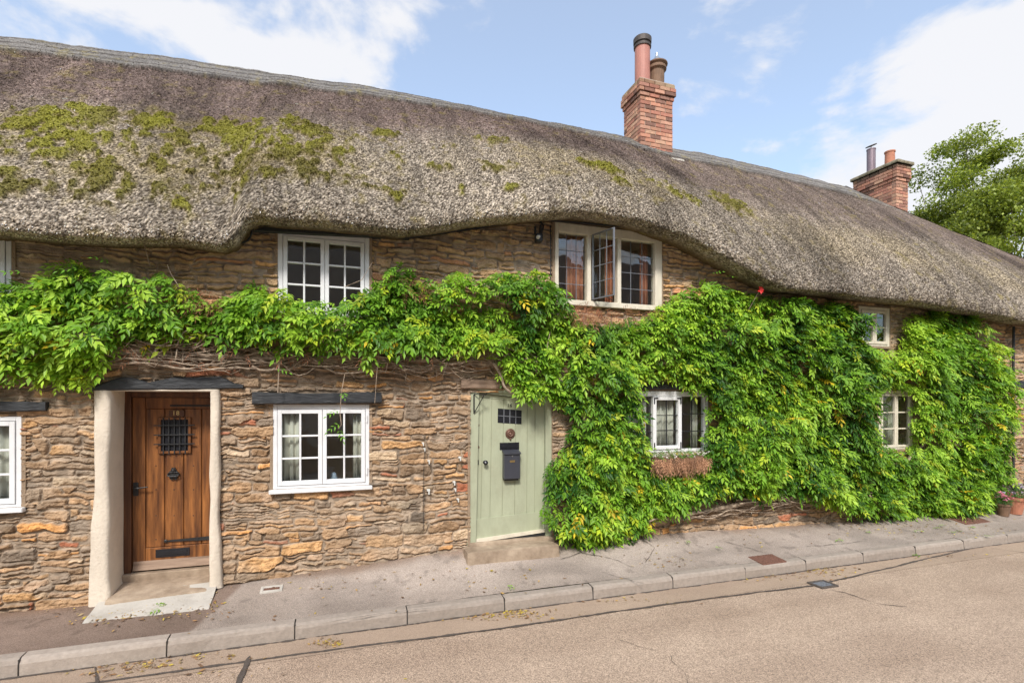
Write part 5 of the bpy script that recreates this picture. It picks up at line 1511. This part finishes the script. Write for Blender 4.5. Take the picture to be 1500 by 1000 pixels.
# one red bloom at the top of the growth, under the eaves
rf = P(1113, 425, -.33)
rt = thing("red_flower", "single bright red flower under the eaves on top of the wisteria", "flower", rf)
mb = MB()
for k in range(9):
    an = 2 * math.pi * k / 9; r0 = .045 if k % 2 else .035
    mb.add([rf + Vector((0, 0, 0)), rf + Vector((math.cos(an - .3) * r0, -.02, math.sin(an - .3) * r0)), rf + Vector((math.cos(an) * r0 * 1.25, -.035 + .02 * (k % 2), math.sin(an) * r0 * 1.25)), rf + Vector((math.cos(an + .3) * r0, -.02, math.sin(an + .3) * r0))], [(0, 1, 2, 3)])
mb.build("petals", M['red'], rt)
MB().tube([rf, rf + Vector((-.02, .08, -.12)), rf + Vector((-.05, .2, -.3))], .004).build("stem", M['vine'], rt)

# ------------------------------------------------------------------ flower box under the barred window
q0, q1 = P(954, 672, -.12), P(1028, 672, -.12)
fb_ = thing("flower_box", "window box with drooping dried orange flowers under the white barred window", "flower box", ((q0.x + q1.x) / 2, -.08, q0.z - .08))
MB().box(q0.x, q1.x, -.17, -.02, q0.z - .09, q0.z + .03, .01).build("trough", M['clay_dark'], fb_)
nD = 300
lp = np.stack([rng.uniform(q0.x - .03, q1.x + .03, nD), -rng.uniform(.15, .27, nD), rng.uniform(q0.z - .10, q0.z + .04, nD)], 1)
leaves("dried_flowers", lp, np.stack([rng.normal(0, .3, nD), -rng.uniform(.0, .4, nD), -np.ones(nD)], 1), np.stack([rng.normal(0, .4, nD), -np.ones(nD), rng.normal(.2, .3, nD)], 1), rng.uniform(.05, .12, nD), 7, np.array([.44, .25, .15]) * rng.uniform(.35, 1.5, (nD, 1)), M['deadleaf'], fb_, .22, .6, .5)
nD = 110
lp = np.stack([rng.uniform(q0.x - .05, q1.x + .04, nD), -rng.uniform(.10, .20, nD), rng.uniform(q0.z + .02, q0.z + .09, nD)], 1)
leaves("green_shoots", lp, rng.normal(0, 1, (nD, 3)) + np.array([0, -.3, .5]), np.stack([rng.normal(0, .5, nD), -np.ones(nD), np.ones(nD)], 1), rng.uniform(.03, .08, nD), 5, np.array([.12, .28, .04]) * rng.uniform(.6, 1.3, (nD, 1)), M['leaf'], fb_, .4, .3, .5)
nD = 130
lp = np.stack([rng.uniform(q0.x - .03, q1.x + .03, nD), -rng.uniform(.12, .21, nD), rng.uniform(q0.z + .03, q0.z + .08, nD)], 1)
leaves("white_blooms", lp, rng.normal(0, 1, (nD, 3)), np.stack([rng.normal(0, .5, nD), -np.ones(nD), np.ones(nD)], 1), rng.uniform(.015, .028, nD), 5, np.array([.75, .70, .66]) * rng.uniform(.8, 1.05, (nD, 1)), M['petal'], fb_, .8, .1, .6)

# ------------------------------------------------------------------ potted flowers at the far end of the pavement
q = P(1486, 741, -.30); zf = float(pave_z(np.array([q.x]), np.array([-.30]))[0]); q = Vector((q.x, -.30, zf))
pt = thing("flower_pot", "terracotta pot of lilac flowers on the pavement beyond the wisteria", "flower pot", q, "pots of flowers at the end of the pavement")
MB().lathe([(.10, 0), (.14, .24), (.155, .24), (.16, .29), (.14, .29), (.13, .26), (0, .26)], q, 20).build("pot", M['terracotta'], pt)
nD = 240
lp = np.array(q) + np.stack([rng.normal(0, .09, nD), rng.normal(0, .09, nD), rng.uniform(.27, .48, nD)], 1)
leaves("stems_and_leaves", lp, rng.normal(0, 1, (nD, 3)) + np.array([0, 0, .4]), rng.normal(0, 1, (nD, 3)) + np.array([0, -1, 1]), rng.uniform(.05, .1, nD), 7, np.array([.08, .20, .04]) * rng.uniform(.6, 1.3, (nD, 1)), M['leaf'], pt, .35, .4, .4)
nD = 160
lp = np.array(q) + np.stack([rng.normal(0, .12, nD), rng.normal(0, .10, nD), rng.uniform(.36, .52, nD)], 1)
leaves("blooms", lp, rng.normal(0, 1, (nD, 3)), rng.normal(0, 1, (nD, 3)) + np.array([0, -1, 1]), rng.uniform(.02, .04, nD), 5, np.array([.55, .40, .62]) * rng.uniform(.7, 1.2, (nD, 1)), M['petal'], pt, .8, .1, .6)
q = P(1470, 728, -.34); q.z = float(pave_z(np.array([q.x]), np.array([-.34]))[0])
pt2 = thing("flower_pot", "small dark pot with pink flowers tucked against the foot of the wisteria", "flower pot", q, "pots of flowers at the end of the pavement")
MB().lathe([(.07, 0), (.10, .18), (.112, .18), (.115, .21), (.10, .21), (.095, .19), (0, .19)], q, 20).build("pot", M['clay_dark'], pt2)
nD = 120
lp = np.array(q) + np.stack([rng.normal(0, .06, nD), rng.normal(0, .06, nD), rng.uniform(.20, .36, nD)], 1)
leaves("leaves", lp, rng.normal(0, 1, (nD, 3)) + np.array([0, 0, .4]), rng.normal(0, 1, (nD, 3)) + np.array([0, -1, 1]), rng.uniform(.04, .08, nD), 7, np.array([.07, .18, .04]) * rng.uniform(.6, 1.3, (nD, 1)), M['leaf'], pt2, .35, .4, .4)
nD = 50
lp = np.array(q) + np.stack([rng.normal(0, .06, nD), rng.normal(-.03, .06, nD), rng.uniform(.28, .40, nD)], 1)
leaves("blooms", lp, rng.normal(0, 1, (nD, 3)), rng.normal(0, 1, (nD, 3)) + np.array([0, -1, 1]), rng.uniform(.025, .045, nD), 5, np.array([.75, .22, .36]) * rng.uniform(.7, 1.2, (nD, 1)), M['petal'], pt2, .8, .1, .6)

# ------------------------------------------------------------------ small things on the window board of the lower left window
a, b, c, d = W['low']
q = P(427, 703, .16); t = thing("ornament_jug", "small cream jug with pink pattern inside the window left of the green door", "jug", (q.x, .16, c + .03))
M['jug'] = pm('patterned_glaze', (.70, .60, .52), .3, .1, 30, 0, color2=(.55, .18, .16))
MB().lathe([(.03, 0), (.045, .03), (.045, .07), (.035, .10), (.038, .12), (0, .12)], (q.x, .16, c + .03), 16).build("jug_body", M['jug'], t, True)
q = P(489, 703, .16); t = thing("ornament_bird", "small blue and white china figure inside the window left of the green door", "ornament", (q.x, .16, c + .03))
M['china'] = pm('blue_white_china', (.62, .66, .72), .25, .1, 30, 0, color2=(.22, .32, .50))
MB().lathe([(.03, 0), (.04, .02), (.042, .045), (.028, .07), (.03, .09), (.012, .105), (0, .11)], (q.x, .16, c + .03), 14).build("figure", M['china'], t, True)

# ------------------------------------------------------------------ fallen leaves and straw
lp = []
def scatter(px, py, sx, sy, n, z=None):
    for _ in range(n):
        x, y = rng.normal(px, sx), rng.normal(py, sy)
        g_ = G(x, y, zr if z is None else z)
        if z is None:
            if g_.y > KY - .015: continue
            zz = zr + .014
        else:
            if g_.y > -.05 or g_.y < KY: continue
            zz = float(pave_z(np.array([g_.x]), np.array([g_.y]))[0]) + .012
        lp.append((g_.x, g_.y, zz))
for a_ in [(150, 987, 30, 4, 40), (205, 975, 35, 4, 110), (300, 962, 40, 3, 40), (480, 943, 14, 3, 60), (720, 903, 45, 4, 150), (760, 898, 20, 3, 70), (930, 880, 50, 3, 40), (1180, 838, 40, 4, 130), (1210, 834, 16, 3, 60), (1120, 846, 30, 4, 40), (1350, 815, 60, 3, 50), (300, 985, 90, 6, 25)]: scatter(*a_)
for a_ in [(230, 897, 60, 5, 110, .05), (310, 885, 14, 6, 30, .05), (135, 905, 30, 4, 45, .05), (970, 808, 25, 5, 55, .15), (1270, 768, 40, 5, 160, .13), (1300, 765, 60, 6, 100, .13), (1080, 785, 60, 8, 50, .15), (1380, 762, 60, 7, 90, .13), (1420, 768, 30, 4, 40, .13), (700, 830, 120, 8, 60, .2), (450, 850, 120, 6, 60, .15), (240, 885, 14, 3, 14, .06),
           (60, 893, 60, 5, 30, .05), (1000, 830, 200, 15, 40, .08), (500, 900, 200, 15, 26, .06)]: scatter(*a_)
lp = np.array(lp); nD = len(lp)
cl = np.array([[.42, .27, .09], [.30, .17, .08], [.20, .12, .07], [.52, .40, .07], [.36, .27, .15]])[rng.integers(0, 5, nD)] * rng.uniform(.6, 1.3, (nD, 1))
an = rng.uniform(0, 2 * math.pi, nD); L_ = rng.uniform(.008, .028, nD); Wd = L_ * rng.uniform(.15, .5, nD)
dx = np.stack([np.cos(an), np.sin(an), rng.normal(0, .12, nD)], 1); dy = np.stack([-np.sin(an), np.cos(an), rng.normal(0, .25, nD)], 1)
up = np.array([0, 0, 1.0])
V = np.stack([lp - dx * L_[:, None], lp + dy * Wd[:, None] + up * .004, lp + dx * L_[:, None] + up * .002, lp - dy * Wd[:, None]], 1).reshape(-1, 3)
fl_ = np_mesh("fallen_leaves", V, np.arange(nD * 4).reshape(-1, 4), M['deadleaf'], None, np.repeat(cl, 4, 0)); fl_["kind"] = "stuff"
# fresh green leaves dropped by the kerb and along the foot of the plant
lp = []
for (x, y, zz) in [(1040, 813, None), (1347, 815, None), (1352, 817, None), (1345, 813, None), (1048, 798, .12), (1335, 770, .13), (1380, 766, .13), (1390, 771, .13), (1372, 764, .13), (1410, 770, .13), (1425, 765, .13), (1440, 774, .13), (243, 885, .08), (238, 888, .08), (1270, 775, .13), (1235, 783, .13), (745, 842, .15), (1005, 792, .15)]:
    g_ = G(x, y, zr if zz is None else zz); lp.append((g_.x, g_.y, (zr if zz is None else float(pave_z(np.array([g_.x]), np.array([g_.y]))[0])) + .03))
lp = np.array(lp); nD = len(lp)
gl = leaves("dropped_sprigs", lp, np.stack([rng.normal(0, 1, nD), rng.normal(0, 1, nD), np.zeros(nD)], 1), np.tile([[0, 0, 1.0]], (nD, 1)), np.full(nD, .12), 7, np.array([.22, .40, .05]) * rng.uniform(.7, 1.2, (nD, 1)), M['leaf'], None, .4, .05, .4)
gl["kind"] = "stuff"

# ------------------------------------------------------------------ tree beyond the far end of the roof
tx, ty = 38.5, 14.5
tree = thing("broadleaf_tree", "tall green broadleaf tree rising behind the far end of the thatch", "tree", (tx, ty, -.15))
mb = MB()
cen = np.array([tx + 2.3, ty, 10.6]); nb = 330
dv = rng.normal(0, 1, (nb, 3)); dv /= np.linalg.norm(dv, axis=1, keepdims=True)
tips = cen + dv * (rng.uniform(.25, 1.0, (nb, 1)) ** .5) * np.array([8.8, 8.0, 8.2]) * (1 + .16 * np.sin(dv[:, :1] * 5 + dv[:, 2:] * 4))
mb.tube([(tx, ty, -.2), (tx + .1, ty, 2.5), (tx + .3, ty + .1, 6), (tx + .8, ty, 9), (tx + 1.2, ty, 12)], [.45, .38, .32, .2, .08], 12)
for k in range(0, nb, 2):
    z0_ = rs.uniform(2.5, 8.5); b_ = Vector(tips[k]); a_ = Vector((tx, ty, min(z0_, b_.z)))
    m1_ = a_.lerp(b_, .35) + Vector((rs.uniform(-.5, .5), rs.uniform(-.5, .5), rs.uniform(-.2, .8))); m2_ = a_.lerp(b_, .7) + Vector((rs.uniform(-.4, .4), rs.uniform(-.4, .4), rs.uniform(0, .6)))
    mb.tube([a_, m1_, m2_, b_], [.08, .06, .035, .015], 5)
mb.build("trunk", M['bark'], tree, True)
per = int(230000 / nb)
rad = rng.uniform(.7, 1.45, nb)
dirn = rng.normal(0, 1, (nb, per, 3)); dirn /= np.linalg.norm(dirn, axis=2, keepdims=True)
pp = tips[:, None] + dirn * (rad[:, None, None] * rng.uniform(.1, 1.0, (nb, per, 1)) ** .6) * np.array([1.15, 1.15, .65])
pp = pp.reshape(-1, 3); nT = len(pp)
cb = np.repeat(rng.uniform(.65, 1.25, (nb, 1)), per, 0)
tcols = (np.array([.15, .215, .035]) * (1 - rng.random((nT, 1)) * .6) + np.array([.40, .42, .07]) * rng.random((nT, 1)) * .6) * cb
s_ = rng.uniform(.06, .12, (nT, 1)); d1 = rng.normal(0, 1, (nT, 3)); d1 /= np.linalg.norm(d1, axis=1, keepdims=True)
d2 = np.cross(d1, rng.normal(0, 1, (nT, 3)) + np.array([0, 0, 1.5])); d2 /= np.linalg.norm(d2, axis=1, keepdims=True)
V = np.stack([pp - d1 * s_, pp + d2 * s_ * .55, pp + d1 * s_, pp - d2 * s_ * .55], 1).reshape(-1, 3)
np_mesh("crown", V, np.arange(nT * 4).reshape(-1, 4), M['treeleaf'], tree, np.repeat(tcols, 4, 0))

# ------------------------------------------------------------------ the house across the road, seen only as a reflection
oh = thing("stone_house", "stone house with white windows on the opposite side of the road", "house", (2, -12.6, -.1))
M['far_stone'] = pm('far_stone', (.55, .44, .33), .9, .25, 2.5, .3, 20, color2=(.38, .29, .21))
M['slate'] = pm('slate_roof', (.10, .085, .08), .8, .25, 4, .3, 20)
MB().box(-9, 15, -17, -9.4, -.16, 4.6).build("wall", M['far_stone'], oh)
MB().add([(-9.4, -9.1, 4.5), (15.4, -9.1, 4.5), (15.4, -13.2, 8.0), (-9.4, -13.2, 8.0), (-9.4, -17.3, 4.5), (15.4, -17.3, 4.5)], [(0, 1, 2, 3), (3, 2, 5, 4), (0, 3, 4), (1, 5, 2), (0, 4, 5, 1)]).build("roof", M['slate'], oh)
for wx in (-7, -3.6, -.4, 2.9, 6.2, 9.5, 12.8):
    for wz in (.9, 3.0):
        m_ = MB(); y_ = -9.4
        for (a_, b_, c_, d_) in ((wx - .55, wx - .47, wz, wz + 1.2), (wx + .47, wx + .55, wz, wz + 1.2), (wx - .47, wx + .47, wz + 1.12, wz + 1.2), (wx - .47, wx + .47, wz, wz + .08), (wx - .03, wx + .03, wz + .08, wz + 1.12), (wx - .47, wx - .03, wz + .57, wz + .63), (wx + .03, wx + .47, wz + .57, wz + .63)):
            m_.box(a_, b_, y_, y_ + .06, c_, d_)
        f_ = m_.build("window", M['white'], oh)
        MB().box(wx - .47, wx + .47, y_ + .004, y_ + .03, wz + .08, wz + 1.12).build("blind", M['curtain'], f_)
